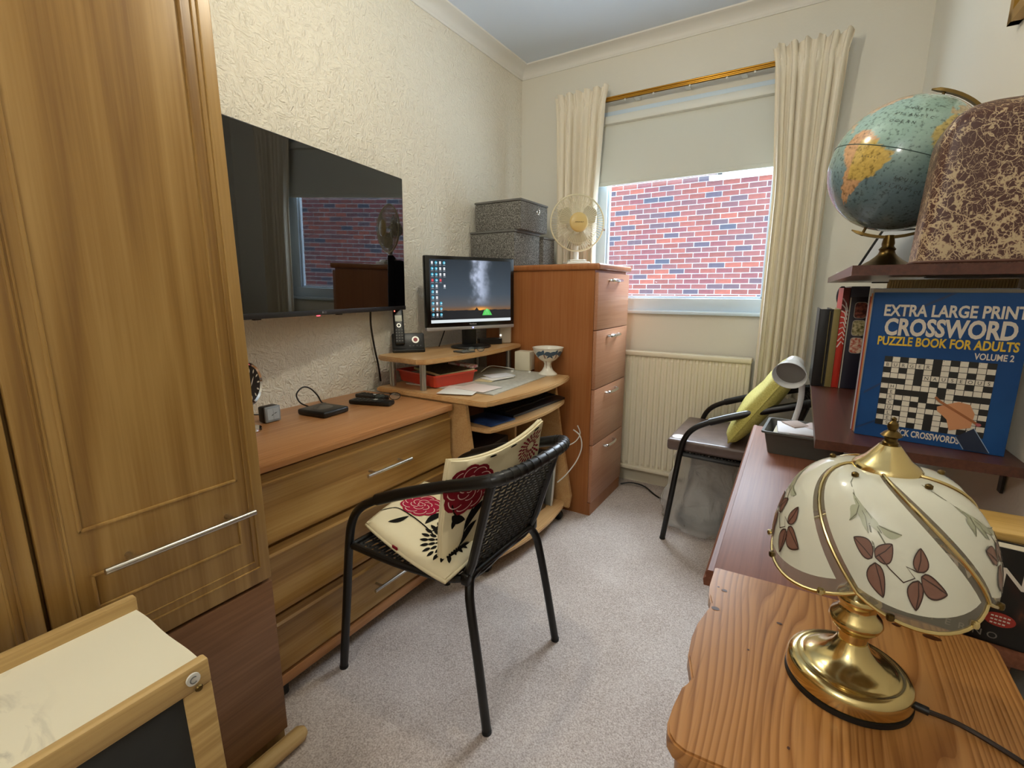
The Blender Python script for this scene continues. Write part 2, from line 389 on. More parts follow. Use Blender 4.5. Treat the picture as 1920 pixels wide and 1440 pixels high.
gl = nd(gm, 'ShaderNodeBsdfGlossy', Roughness=0.02); frn = nd(gm, 'ShaderNodeFresnel', IOR=1.45); mxs = nd(gm, 'ShaderNodeMixShader')
geo_ = nd(gm, 'ShaderNodeNewGeometry'); inv_ = nd(gm, 'ShaderNodeMath', operation='SUBTRACT'); inv_.inputs[0].default_value = 1.0; lk(gm, geo_.outputs['Backfacing'], inv_.inputs[1])
fmul = nd(gm, 'ShaderNodeMath', operation='MULTIPLY'); lk(gm, frn.outputs[0], fmul.inputs[0]); lk(gm, inv_.outputs[0], fmul.inputs[1]); lk(gm, fmul.outputs[0], mxs.inputs[0]); lk(gm, tr.outputs[0], mxs.inputs[1]); lk(gm, gl.outputs[0], mxs.inputs[2]); lk(gm, mxs.outputs[0], nt.nodes['Material Output'].inputs[0])
part('glass_pane', MB().box(X0, X1, YB + 0.022, YB + 0.026, Z0, Z1), gm, win)
sl = MB().box(WX0 - 0.03, WX1 + 0.03, YB - 0.028, YB - 0.0005, WZ0 - 0.018, WZ0 + 0.002, 0.006)
part('window_sill', sl, UPVC, win)

blm = mat('cream_blind_fabric', '#d4d7cf', 0.8)
bl = T('roller_blind', 'cream roller blind half drawn down over the window', 'blind', (-0.64, YB - 0.03, 1.73))
part('blind_fabric', MB().box(-1.125, -0.145, YB - 0.032, YB - 0.030, 1.745, 2.05), blm, bl)
part('bottom_bar', MB().box(-1.125, -0.145, YB - 0.036, YB - 0.026, 1.728, 1.75, 0.003), blm, bl)
cz = MB(); cz.box(-1.13, -0.14, YB - 0.058, YB - 0.006, 2.043, 2.088, 0.012)
part('blind_cassette', cz, mat('blind_cassette_white', '#dde0da', 0.4), bl)

rod = T('curtain_track', 'brass coloured curtain track above the window', 'curtain track', (-0.64, YB - 0.08, 2.15))
rb = MB()
for k in range(3): rb.box(-1.34, 0.03, YB - 0.085 + 0.002 * (k % 2), YB - 0.070, 2.1495 + k * 0.0075, 2.1565 + k * 0.0075, 0.002)
rb.box(-1.34, 0.03, YB - 0.078, YB - 0.070, 2.1495, 2.1715)
part('rail', rb, mat('gold_rail', '#b9852c', 0.3, 0.8), rod)
for x in (-1.2, -0.9, -0.64, -0.38, -0.1): part('bracket', MB().box(x - 0.012, x + 0.012, YB - 0.070, YB - 0.0005, 2.152, 2.169), WHITE, rod)
for x in (-0.95, -0.80, -0.62, -0.45, -0.33): part('glider', MB().box(x - 0.004, x + 0.004, YB - 0.082, YB - 0.074, 2.140, 2.149, 0.001), WHITE, rod)

curm = mat('cream_curtain_cloth', '#f6eedb', 0.85, spec=0.15)
cn = nd(curm, 'ShaderNodeTexNoise', Scale=420, Detail=1); lk(curm, coords(curm), cn.inputs['Vector']); bump(curm, cn.outputs[0], 0.12, 0.0006)
ctl = nd(curm, 'ShaderNodeBsdfTranslucent'); ctl.inputs[0].default_value = hx('#f2e6cc'); cmx = nd(curm, 'ShaderNodeMixShader'); cmx.inputs[0].default_value = 0.15
lk(curm, bsdf(curm).outputs[0], cmx.inputs[1]); lk(curm, ctl.outputs[0], cmx.inputs[2]); lk(curm, cmx.outputs[0], curm.node_tree.nodes['Material Output'].inputs[0])
bsdf(curm).inputs['Subsurface Weight'].default_value = 0.0
def curtain(label, xa, xb, xa2, xb2, npl, ph, zb):
    y = YB - 0.105; zt = 2.222; zp = 2.150
    def fn(u, v):
        z = zt + (zb - zt) * v
        k = min(1, max(0, (zt - z) / 0.6)); xl = xa + (xa2 - xa) * k; xr = xb + (xb2 - xb) * k
        pinch = math.exp(-((z - zp) / 0.03) ** 2)
        w_ = npl * u * 2 * pi + ph
        irr = noise.noise(Vector((u * 9, v * 1.3, ph))) * 0.9
        amp = 0.011 + 0.007 * k
        yy = amp * sin(w_ + irr * k) * (1 - 0.55 * pinch) + 0.006 * sin(2.3 * w_ + 1) * (1 - pinch) + 0.004 * pinch * sin(3 * w_)
        if z > zp: yy *= 1.0 + 0.3 * (z - zp) / 0.07
        xx = xl + (xr - xl) * (u + 0.020 * sin(2 * w_ + 0.6) * (1 - 0.3 * k) / max(1, npl / 3))
        if z > zp: xx += 0.010 * (u - 0.5) * (z - zp) / 0.07 * 2
        zz = z + (0.006 * sin(w_ * 1.0 + 2) if v < 0.03 else 0)
        return Vector((xx, y + yy, zz)), Vector((0, -1, 0))
    vs = [0, 0.012, 0.024, 0.036, 0.045, 0.054, 0.065, 0.08, 0.10, 0.14] + [0.2 + 0.8 * i / 16 for i in range(17)]
    mb = MB(); nu = 110; P = [[fn(i / nu, v) for v in vs] for i in range(nu + 1)]
    W = len(vs); vv = [p for r in P for p, n in r]; nb = len(vv); vv += [p - n * -0.0025 for r in P for p, n in r]; fs = []
    for i in range(nu):
        for j in range(W - 1):
            a = i * W + j; b = a + W; fs.append((a, b, b + 1, a + 1)); fs.append((nb + a, nb + a + 1, nb + b + 1, nb + b))
    for i in range(nu):
        a = i * W; b = a + W; fs.append((a, nb + a, nb + b, b)); a += W - 1; b += W - 1; fs.append((a, b, nb + b, nb + a))
    for j in range(W - 1):
        fs.append((j, j + 1, nb + j + 1, nb + j)); a = nu * W + j; fs.append((a, nb + a, nb + a + 1, a + 1))
    mb.add(vv, fs)
    t = T('curtain', label, 'curtain', ((xa + xb) / 2, y, zb), 0, 'cream curtains at the window')
    part('curtain_cloth', mb, curm, t, smooth=60)
curtain('cream pleated curtain at left of window, behind the desk fan', -1.352, -1.050, -1.335, -1.085, 6, 0.4, 0.63)
curtain('long cream pleated curtain at right of window, beside the globe', -0.249, 0.034, -0.205, 0.010, 6, 1.9, 0.63)

# ------------------------------------------------------------------ the neighbouring brick house outside
YN = 7.3
hs = T('neighbouring_house', 'red brick wall of the neighbouring house seen through the window', 'house', (-1.5, YN, -0.6))
mort = noisy('pale_mortar', [(0.3, '#8f8a8b'), (0.7, '#9c9798')], 8, 3, 0.9)
part('mortar_wall', MB().box(-7.5, 4.5, YN + 0.004, YN + 0.25, -0.6, 3.7), mort, hs)
bcols = ['#5c2f2b', '#66352f', '#592e31', '#4e3034', '#433239', '#39313c', '#6e382e', '#573334', '#32323e', '#603432']
bmats = [noisy('brick_%s' % n, [(0.25, c), (0.75, c)], 30, 3, 0.9) for n, c in zip('red rust wine plum mauve slate coral rose blue russet'.split(), bcols)]
for m, c in zip(bmats, bcols):
    n = nd(m, 'ShaderNodeTexNoise', Scale=14, Detail=4); t = nd(m, 'ShaderNodeTexCoord'); lk(m, t.outputs['Object'], n.inputs['Vector'])
    r = hx(c); lk(m, ramp(m, n.outputs[0], [(0.3, (r[0] * .75, r[1] * .75, r[2] * .78, 1)), (0.7, (min(1, r[0] * 1.25), r[1] * 1.3, r[2] * 1.3, 1))]), bsdf(m).inputs['Base Color'])
LB, HB = 0.2145, 0.0726
bmesh_ = []
bb = MB().box(-LB / 2 + 0.0065, LB / 2 - 0.0065, -0.004, 0.008, -HB / 2 + 0.0065, HB / 2 - 0.0065)
for m in bmats: bmesh_.append(mesh('brick', bb, m, False))
rest = [MB() for _ in bmats]; spots = []
for r in range(59):
    z = -0.58 + (r + 0.5) * HB
    for k in range(56):
        x = -7.5 + (k + 0.5 + 0.5 * (r % 2)) * LB
        if x > 4.4: continue
        spots.append((x, z))
near = sorted(spots, key=lambda p: (max(abs(p[0] + 1.55) / 1.12, abs(p[1] - 1.83) / 0.86)))[:296]
nearset = set(near)
wts = [5, 3, 4, 3, 2, 1.4, 1.6, 3, 1.0, 3]
Mi = ROOTM[hs.name].inverted()
for x, z in spots:
    i = random.choices(range(len(bmats)), wts)[0]; dy = random.uniform(-0.003, 0.003)
    if (x, z) in nearset:
        o = bpy.data.objects.new('brick', bmesh_[i]); COL.objects.link(o); o.parent = hs
        o.location = Mi @ Vector((x, YN + dy, z)); o.rotation_euler = (0, random.uniform(-0.01, 0.01), 0)
    else:
        rest[i].add([v + Vector((x, YN + dy, z)) for v in bb.v], bb.f, 0)
allr = MB(); mi = 0
for i, rmb in enumerate(rest):
    o = len(allr.v); allr.v += rmb.v; allr.f += [tuple(k + o for k in ff) for ff in rmb.f]; allr.mi += [i] * len(rmb.f)
part('outer_brickwork', allr, bmats, hs, smooth=False, kind='stuff')
wl = MB().box(-1.345, 0.25, YN - 0.06, YN + 0.02, 2.607, 2.668, 0.006)
part('window_ledge', wl, mat('bright_white_ledge', '#f2f5f6', 0.4), hs)
nf = MB()
for a_, b_, c_, d_ in ((-1.25, 0.15, 2.67, 2.74), (-1.25, 0.15, 3.5, 3.57), (-1.25, -1.18, 2.67, 3.57), (0.08, 0.15, 2.67, 3.57)): nf.box(a_, b_, YN - 0.03, YN + 0.02, c_, d_, 0.005)
wfn = part('window_frame', nf, UPVC, hs); part('pane', MB().box(-1.18, 0.08, YN - 0.010, YN - 0.004, 2.74, 3.5), mat('dark_far_glass', '#27303a', 0.08), wfn)

# ------------------------------------------------------------------ radiator and floor cable
ra = T('radiator', 'cream ribbed panel radiator under the window', 'radiator', (-0.55, 2.69, 0.09))
xa, xb, nr = -0.895, -0.225, 20
def radf(u, v):
    t = (u * nr) % 1.0; d = 0.0
    if t < 0.12: d = t / 0.12
    elif t < 0.5: d = 1
    elif t < 0.62: d = 1 - (t - 0.5) / 0.12
    e = min(1, v / 0.03, (1 - v) / 0.03); return Vector((xa + 0.008 + (xb - xa - 0.016) * u, 2.672 - 0.010 * d * e, 0.125 + 0.655 * v))
rp = MB()
us = sorted(set([k / nr + o / nr for k in range(nr) for o in (0, 0.12, 0.5, 0.62)] + [1.0])); vs_ = [0, 0.03, 0.5, 0.97, 1]
W = len(vs_); rp.add([radf(min(u, 0.99999), v) for u in us for v in vs_], [(i * W + j, (i + 1) * W + j, (i + 1) * W + j + 1, i * W + j + 1) for i in range(len(us) - 1) for j in range(W - 1)])
part('ribbed_panel', rp, CREAMP, ra, smooth=20)
part('back_box', MB().box(xa, xb, 2.673, 2.715, 0.115, 0.79, 0.006), CREAMP, ra)
part('top_grille', MB().box(xa - 0.004, xb + 0.004, 2.655, 2.725, 0.783, 0.808, 0.006), CREAMP, ra)
part('bottom_lip', MB().box(xa, xb, 2.655, 2.70, 0.098, 0.122, 0.007), CREAMP, ra)
for x in (-0.80, -0.32): part('wall_bracket', MB().box(x - 0.015, x + 0.015, 2.70, YB - 0.0005, 0.3, 0.6), CREAMP, ra)
vp = MB().cyl((-0.25, 2.69, 0.0), (-0.25, 2.69, 0.11), 0.0075, 10); part('pipe', vp, CREAMP, ra)
one('floor_cable', 'black cable lying on the carpet beside the filing cabinet', 'cable',
    MB().tube(bez([(-0.86, 2.63, 0.005), (-0.80, 2.645, 0.020), (-0.72, 2.64, 0.016), (-0.62, 2.56, 0.006), (-0.50, 2.50, 0.005), (-0.42, 2.53, 0.005)]), 0.0045, 8), BLACK)

# ------------------------------------------------------------------ wardrobe
wd = T('wardrobe', 'tall oak veneer wardrobe with bar handle at left of room', 'wardrobe', (-1.33, 0.0, 0))
FX = -1.03
c = MB(); c.box(XL + 0.02, FX - 0.024, -0.60, 0.572, 0.0, 2.36)
part('carcass', c, OAK, wd)
def wdoor(ya, yb, z0, z1, hy0, hy1, panels):
    d = MB(); d.box(FX - 0.022, FX, ya, yb, z0, z1, 0.004)
    o = part('door', d, OAK, wd)
    mo = MB()
    for (pa, pb, pz0, pz1, wdt, pr) in panels:
        for (a0, a1, b0, b1) in ((pa, pb, pz0, pz0 + wdt), (pa, pb, pz1 - wdt, pz1), (pa, pa + wdt, pz0, pz1), (pb - wdt, pb, pz0, pz1)):
            mo.box(FX - 0.004, FX + pr, a0, a1, b0, b1, 0.0025)
    part('moulding', mo, OAK, o)
    if hy0:
        hb = MB(); hb.cyl((FX + 0.034, hy0, 0.667), (FX + 0.034, hy1, 0.667), 0.006, 14)
        for yy in (hy0 + 0.045, hy1 - 0.045): hb.cyl((FX - 0.001, yy, 0.667), (FX + 0.034, yy, 0.667), 0.0055, 12)
        part('handle', hb, STEEL, o, 'brushed steel bar handle')
pn = lambda a, b: [(a, b, 0.737, 2.17, 0.007, 0.0035), (a + 0.006, b - 0.004, 0.587, 0.655, 0.006, 0.003), (a - 0.026, b + 0.032, 0.511, 2.2, 0.005, 0.0025), (a - 0.019, b + 0.020, 0.530, 2.19, 0.004, 0.002)]
wdoor(0.191, 0.570, 0.474, 2.25, 0.262, 0.530, pn(0.244, 0.516))
wdoor(-0.190, 0.185, 0.474, 2.25, -0.15, 0.118, pn(-0.137, 0.130))
wdoor(-0.571, -0.196, 0.474, 2.25, None, None, pn(-0.518, -0.25))
part('lower_panel', MB().box(FX - 0.022, FX - 0.001, -0.57, 0.570, 0.045, 0.466, 0.003), REDP, wd, 'plain red brown panel below the doors')
pl_ = MB(); pl_.tube([(FX + 0.022, -0.6, 0.022), (FX + 0.022, 0.586, 0.022), (FX + 0.022, 0.600, 0.022)], [0.021, 0.021, 0.012], 14)
part('foot_rail', pl_, PALEP, wd, 'pale rounded timber rail along the foot')

# ------------------------------------------------------------------ child's easel
ea = T('easel', 'small pale pine easel with chalkboard front and white paper top', 'easel', (-0.86, 0.05, 0))
ex0, ex1, ey0, ey1, ez = -0.985, -0.722, -0.32, 0.290, 0.602
def rail(x, y0_, y1_, z0_, z1_, wx): return MB().box(x, x + wx, y0_, y1_, z0_, z1_, 0.004)
def lean(mb, dirx):     # legs spread outwards towards the floor
    for v in mb.v: v.x += dirx * (ez - v.z) * 0.13
    return mb
part('top_rail', lean(rail(ex0 + 0.002, ey0, ey1, ez - 0.030, ez + 0.012, 0.018), 0.0), PALEP, ea)
part('top_rail', lean(rail(ex1 - 0.018, ey0, ey1, ez - 0.040, ez, 0.018), 0.5), PALEP, ea)
for yy in (ey0, ey1 - 0.040):
    part('leg', lean(rail(ex1 - 0.0185, yy, yy + 0.040, 0.0, ez - 0.039, 0.018), 0.5), PALEP, ea)
    part('leg', lean(rail(ex0 + 0.002, yy, yy + 0.034, 0.0, ez - 0.03, 0.018), 0.0), PALEP, ea)
part('chalkboard', lean(rail(ex1 - 0.012, ey0 + 0.03, ey1 - 0.036, 0.14, ez - 0.036, 0.008), 0.5), noisy('chalkboard_grey', [(0.3, '#1d1d1c'), (0.7, '#2a2a28')], 9, 4, 0.75), ea)
part('lower_rail', lean(rail(ex1 - 0.018, ey0, ey1, 0.10, 0.14, 0.018), 0.5), PALEP, ea)
papm = mat('cream_paper_board', '#e8e0c4', 0.7)
pn_ = nd(papm, 'ShaderNodeTexNoise', Scale=7, Detail=5, Distortion=2.5); lk(papm, coords(papm, (1, 2.2, 1), (0, 0, 0.6)), pn_.inputs['Vector'])
sx_ = nd(papm, 'ShaderNodeSeparateXYZ'); lk(papm, coords(papm), sx_.inputs[0])
mk = nd(papm, 'ShaderNodeMapRange'); mk.inputs['From Min'].default_value = 0.10; mk.inputs['From Max'].default_value = -0.06; lk(papm, sx_.outputs['Y'], mk.inputs['Value'])
mm = nd(papm, 'ShaderNodeMath', operation='MULTIPLY'); lk(papm, mk.outputs[0], mm.inputs[0]); lk(papm, ramp(papm, pn_.outputs[0], [(0.52, (0, 0, 0, 1)), (0.66, (1, 1, 1, 1))]), mm.inputs[1])
mxp = nd(papm, 'ShaderNodeMix', data_type='RGBA'); lk(papm, mm.outputs[0], mxp.inputs[0]); mxp.inputs[6].default_value = hx('#e8e0c4'); mxp.inputs[7].default_value = hx('#6f6a60')
lk(papm, mxp.outputs[2], bsdf(papm).inputs['Base Color'])
def shf(u, v):
    x = ex0 + 0.020 + (ex1 - 0.019 - ex0 - 0.020) * u; y = ey0 + 0.006 + (ey1 - 0.010 - ey0) * v + 0.0012 * sin(u * 9) * v
    return Vector((x, y, ez - 0.012 + 0.002 * sin(pi * u))), Vector((0, 0, 1))
part('paper_top', MB().slab(shf, 16, 20, 0.002), papm, ea, 'cream paper sheet with grey smudges')
fp = plane((ex1 + 0.0055, ey1, ez), (0, -1, 0), (0, 0, 1), -0.001)
part('cap', MB().lathe([(0.0, 0.0), (0.0095, 0.0), (0.0095, 0.003), (0.0, 0.0035)], (ex1 + 0.004, ey1 - 0.026, ez - 0.016), 18, Matrix.Rotation(pi / 2, 4, 'Y')), WHITE, ea, 'white round cap with a C mark')
cm_ = MB(); cm_.tube([(ex1 + 0.0082, ey1 - 0.026 + 0.005 * cos(a), ez - 0.016 + 0.005 * sin(a)) for a in [rad(50 + 26 * k) for k in range(11)]], 0.0008, 6)
part('letter_mark', cm_, GREYP, ea)
part('screw', MB().lathe([(0.0, 0.0), (0.0055, 0.0), (0.004, 0.0025), (0.0, 0.003)], (ex1 + 0.005, ey1 - 0.020, ez - 0.036), 12, Matrix.Rotation(pi / 2, 4, 'Y')), BRASSD, ea)

# ------------------------------------------------------------------ chest of drawers
ch = T('chest_of_drawers', 'three drawer oak veneer chest below the television', 'chest of drawers', (-1.38, 1.0, 0))
CF, CY0, CY1, CZ = -1.150, 0.600, 1.398, 0.714
part('body', MB().box(-1.630, CF - 0.018, CY0, CY1, 0.055, CZ - 0.026), OAKH, ch)
part('top', MB().box(-1.634, CF + 0.010, CY0, CY1 + 0.004, CZ - 0.024, CZ, 0.003), OAKTOP, ch, 'warm brown veneered top')
for z0_, z1_ in ((0.487, 0.680), (0.280, 0.475), (0.098, 0.268)):
    d = MB()      # drawer front with a curved lip along its top
    prof = [(-0.018, z0_), (-0.002, z0_), (0.004, z0_ + 0.004), (0.004, z0_ + 0.020), (0.000, z0_ + 0.026), (0.000, z1_ - 0.034), (0.004, z1_ - 0.028), (0.004, z1_ - 0.022), (-0.004, z1_ - 0.018), (-0.008, z1_), (-0.018, z1_)]
    d.prism(prof, CY0 + 0.006, CY1 - 0.004, lambda u, v, w_: (CF + u, w_, v))
    o = part('drawer', d, OAKH, ch)
    zm = (z0_ + z1_) / 2 - 0.006
    hb = MB(); hb.cyl((CF + 0.032, 0.952, zm), (CF + 0.032, 1.146, zm), 0.0055, 14)
    for yy in (0.985, 1.112): hb.cyl((CF - 0.001, yy, zm), (CF + 0.032, yy, zm), 0.0045, 10)
    part('handle', hb, STEEL, o, 'slim steel bar handle')
part('plinth', MB().box(-1.63, CF + 0.004, CY0, CY1, 0.056, 0.090, 0.004), OAKTOP, ch)
for xx, yy in ((CF - 0.05, 0.64), (CF - 0.05, 1.35), (-1.58, 0.64), (-1.58, 1.35)):
    part('castor', MB().box(xx - 0.03, xx + 0.03, yy - 0.025, yy + 0.025, 0.0, 0.058, 0.008), BLACK, ch)

# things on the chest
DZ = CZ + 0.0008
rc = T('round_clock', 'round silver clock with black dial, half hidden by wardrobe', 'clock', (-1.45, 0.79, DZ))
Rc = Matrix.Rotation(rad(30), 4, 'Z') @ Matrix.Rotation(pi / 2, 4, 'Y')
cc = Vector((-1.455, 0.790, 0.863))
part('case', MB().lathe([(0.0, -0.055), (0.04, -0.05), (0.062, -0.030), (0.066, 0.0), (0.066, 0.012), (0.060, 0.016), (0.055, 0.010), (0.0, 0.010)], cc, 36, Rc), CHROME, rc)
part('dial', MB().lathe([(0.0, 0.0105), (0.054, 0.0105), (0.054, 0.012), (0.0, 0.012)], cc, 32, Rc), mat('black_dial', '#1a1816', 0.4), rc)
mk_ = MB(); fpl = lambda u, v, e=1: cc + (Rc @ Vector((-v, u, 0.013)))
for k in range(12): a = k * pi / 6; mk_.leaf((0.035 * sin(a), 0.035 * cos(a)), (0.050 * sin(a), 0.050 * cos(a)), 0.003, fpl, 3)
mk_.leaf((0, -0.008), (0.020, 0.022), 0.0025, fpl, 4); mk_.leaf((0, -0.008), (-0.020, 0.012), 0.0025, fpl, 4)
part('hands', mk_, mat('cream_marks', '#d8d0bc', 0.5), rc)
part('stem', MB().cyl((-1.46, 0.792, DZ + 0.006), (-1.46, 0.792, 0.80), 0.006), CHROME, rc)
part('foot', MB().lathe([(0.0, 0.0), (0.045, 0.0), (0.047, 0.004), (0.045, 0.009), (0.0, 0.011)], (-1.46, 0.775, DZ), 28), CHROME, rc)
ac = T('alarm_clock', 'tiny square alarm clock with pale face on chest top', 'clock', (-1.505, 0.885, DZ), rad(3))
part('case', MB().box(-0.024, 0.010, -0.028, 0.028, 0.0, 0.054, 0.006), BLACK, ac, local=True)
part('bezel', MB().box(0.008, 0.017, -0.028, 0.028, 0.001, 0.054, 0.004), mat('grey_bezel', '#8d949a', 0.35), ac, local=True)
part('dial', MB().box(0.0165, 0.0180, -0.021, 0.021, 0.009, 0.047), mat('pale_dial', '#aeb7bd', 0.4), ac, local=True)
hd = MB(); fpl = plane((0.0185, 0, 0.028), (0, 1, 0), (0, 0, 1), 0.0006); hd.leaf((0, 0), (0.014, 0.004), 0.0012, fpl, 3); hd.leaf((0, 0), (-0.008, -0.006), 0.0013, fpl, 3); hd.strip([(-0.001, -0.018), (-0.001, 0.018)], 0.0006, fpl)
part('hands', hd, BLACK, ac, local=True)
one('clock_lead', 'thin black lead running from tiny alarm clock behind wardrobe', 'cable', MB().tube(bez([(-1.548, 0.87, 0.735), (-1.56, 0.82, 0.742), (-1.57, 0.76, 0.735), (-1.58, 0.70, 0.718)]), 0.002, 6), BLACK)
sb = T('set_top_box', 'flat black media box on top of the chest', 'media box', (-1.448, 1.05, DZ), rad(6))
part('case', MB().box(-0.066, 0.066, -0.058, 0.058, 0.0, 0.021, 0.007, 3), BLACK, sb, local=True)
ov = MB(); fpl = plane((0.0, 0, 0.0212), (1, 0, 0), (0, 1, 0), 0.0002)
ov.disc(0, 0, 0.030, 0.036, fpl, 28, 1); part('top_badge', ov, mat('soft_black', '#1f1f1f', 0.25), sb, local=True)
one('box_cable', 'black cable standing in a loop behind the media box', 'cable',
    MB().tube(bez([(-1.516, 1.045, 0.728), (-1.545, 1.026, 0.745), (-1.555, 1.020, 0.775), (-1.555, 1.045, 0.797), (-1.555, 1.075, 0.790), (-1.555, 1.105, 0.758), (-1.55, 1.118, 0.728), (-1.555, 1.14, 0.718)]), 0.0028, 8), BLACK)
def remote(label, cx, cy, ang, L, wd_, keyc):
    t = T('remote_control', label, 'remote control', (cx, cy, DZ), ang, 'black remote controls on the chest')
    part('case', MB().box(-L / 2, L / 2, -wd_ / 2, wd_ / 2, 0.0, 0.018, 0.006), BLACK, t, local=True)
    k = MB()
    for i in range(7):
        for j in range(3): k.box(-L / 2 + 0.018 + i * 0.019, -L / 2 + 0.029 + i * 0.019, -0.014 + j * 0.011, -0.006 + j * 0.011, 0.0178, 0.0198, 0.001)
    part('keys', k, mat('dark_keys', '#303030', 0.5), t, local=True)
    part('key', MB().box(0.01, 0.024, -0.006, 0.006, 0.0179, 0.0205, 0.001), mat('pale_key', '#b7b7b2', 0.5), t, 'pale key', local=True)
remote('black remote control with pale key, lying nearest the chest front', -1.405, 1.235, rad(18), 0.175, 0.046, 0)
remote('black remote control lying behind the other, next to the wall', -1.475, 1.300, rad(4), 0.150, 0.042, 0)
def spectacles(label, loc, ang, s=1.0):
    t = T('spectacles', label, 'glasses', loc, ang)
    fr = MB()
    for sg in (-1, 1):
        fr.tube([(0.0, sg * 0.034 * s + 0.025 * s * cos(a), 0.019 * s + 0.017 * s * sin(a)) for a in [2 * pi * k / 18 for k in range(18)]], 0.0013, 6, closed=True)
    fr.tube([(0, -0.009 * s, 0.022 * s), (0.001, 0, 0.025 * s), (0, 0.009 * s, 0.022 * s)], 0.0012, 6)
    part('rims', fr, BLACKM, t, local=True)
    for sg in (-1, 1):
        part('temple_arm', MB().tube(bez([(0, sg * 0.060 * s, 0.022 * s), (-0.05 * s, sg * 0.060 * s, 0.018 * s), (-0.10 * s, sg * 0.050 * s, 0.010 * s), (-0.115 * s, sg * 0.047 * s, 0.002)]), 0.0013, 6), BLACKM, t, local=True)
        part('lens', MB().lathe([(0.0, 0.0), (1.0, 0.0), (1.0, 0.05), (0.0, 0.05)], (0, sg * 0.034 * s, 0.019 * s), 18, Matrix.Rotation(pi / 2, 4, 'Y') @ Matrix.Diagonal((0.0165 * s, 0.0245 * s, 0.01, 1))), clear('lens_clear', '#8fa0a0', 0.15), t, local=True)
spectacles('black rimmed spectacles beside the remote controls, against the desk', (-1.395, 1.308, DZ + 0.001), rad(-38), 0.85)

# ------------------------------------------------------------------ television
tvf, tvn = Vector((-1.572, 1.613)), Vector((-1.412, 0.668)); dv = (tvf - tvn).normalized(); TW = (tvf - tvn).length
tang = math.atan2(-dv.x, dv.y)
tv = T('television', 'large flat screen television mounted on the left wall', 'television', ((tvf.x + tvn.x) / 2, (tvf.y + tvn.y) / 2, 1.0605), tang)
TH = 0.563
tilt = lambda mb: mb.xf(Matrix.Rotation(rad(1.2), 4, 'Y'))
part('housing', tilt(MB().box(-0.030, -0.004, -TW / 2, TW / 2, 0.0, TH, 0.003)), BLACK, tv, local=True)
scm = mat('tv_glass', '#060608', 0.02, spec=1.0)
part('screen', tilt(MB().box(-0.006, -0.0015, -TW / 2 + 0.004, TW / 2 - 0.004, 0.018, TH - 0.004)), scm, tv, local=True)
part('chin', tilt(MB().box(-0.010, 0.000, -TW / 2, TW / 2, 0.0, 0.018, 0.002)), mat('dark_grey_bezel', '#26262a', 0.4), tv, local=True)
part('rear_box', tilt(MB().box(-0.075, -0.030, -TW / 2 + 0.15, TW / 2 - 0.18, 0.06, 0.38, 0.01)), BLACK, tv, local=True)
lg = MB(); fpl = plane((0.0012, -0.042 + 0.012, 0.006), (0, 1, 0), (0, 0, 1), 0.0004); text(lg, 'LG', 0, 0, 0.007, fpl, bold=0.01); lg.disc(-0.006, 0.0035, 0.004, 0.004, fpl, 14)
part('badge', tilt(lg), mat('badge_grey', '#8c8c90', 0.4), tv, local=True)
part('standby_light', tilt(MB().box(-0.012, -0.004, -0.055, -0.043, -0.004, 0.001, 0.001)), emit('standby_red', '#ff4a58', 1.5), tv, local=True)
for yy in (-0.30, 0.06): part('stand_socket', tilt(MB().box(-0.020, -0.006, yy - 0.012, yy + 0.012, -0.004, 0.001, 0.001)), BLACK, tv, local=True)
ar = MB(); ar.box(-0.112, -0.070, -0.02, 0.10, 0.16, 0.30, 0.004)
part('wall_mount', tilt(ar), BLACK, tv, local=True)
one('television_cable', 'black power cable hanging below the television', 'cable',
    MB().tube(bez([(-1.600, 1.43, 1.075), (-1.612, 1.437, 1.00), (-1.614, 1.452, 0.90), (-1.616, 1.47, 0.82), (-1.617, 1.478, 0.760), (-1.617, 1.480, 0.744)]), 0.0042, 8), BLACK)

# ------------------------------------------------------------------ computer desk
cd = T('computer_desk', 'beech computer desk with raised monitor shelf, corner of room', 'desk', (-1.3, 1.75, 0))
KZ = 0.738
def front(y, off=0.0):     # bowed front edge
    t = (y - 1.40) / (2.09 - 1.40); return -0.990 + 0.030 * t + 0.045 * sin(pi * max(0, min(1, t))) + off
def desk_plate(y0_, y1_, xb_, z0_, z1_, off, cham=0.02):
    ys = [y0_ + (y1_ - y0_) * i / 16 for i in range(17)]
    poly = [(xb_, y1_), (xb_, y0_), (front(y0_, off) - cham, y0_)] + [(front(y, off), y + (cham * 0.6 if i == 0 else 0)) for i, y in enumerate(ys[:-1])] + [(front(y1_, off) - cham * 0.5, y1_)]
    mb = MB(); bm = bmesh.new(); vv = [bm.verts.new((x, y, z0_)) for x, y in poly]; f_ = bm.faces.new(vv)
    r = bmesh.ops.extrude_face_region(bm, geom=[f_]); bmesh.ops.translate(bm, vec=(0, 0, z1_ - z0_), verts=[e for e in r['geom'] if isinstance(e, bmesh.types.BMVert)])
    bmesh.ops.bevel(bm, geom=[e for e in bm.edges if abs(e.verts[0].co.z - e.verts[1].co.z) < 1e-6], offset=0.004, segments=2, affect='EDGES')
    mb.bm(bm); return mb
part('desktop', desk_plate(1.405, 2.10, -1.56, KZ - 0.021, KZ, 0), BEECH, cd)
part('keyboard_shelf', desk_plate(1.437, 2.068, -1.40, 0.606, 0.624, -0.012), BEECH, cd)
part('bottom_shelf', desk_plate(1.437, 2.075, -1.50, 0.068, 0.088, -0.005), BEECH, cd)
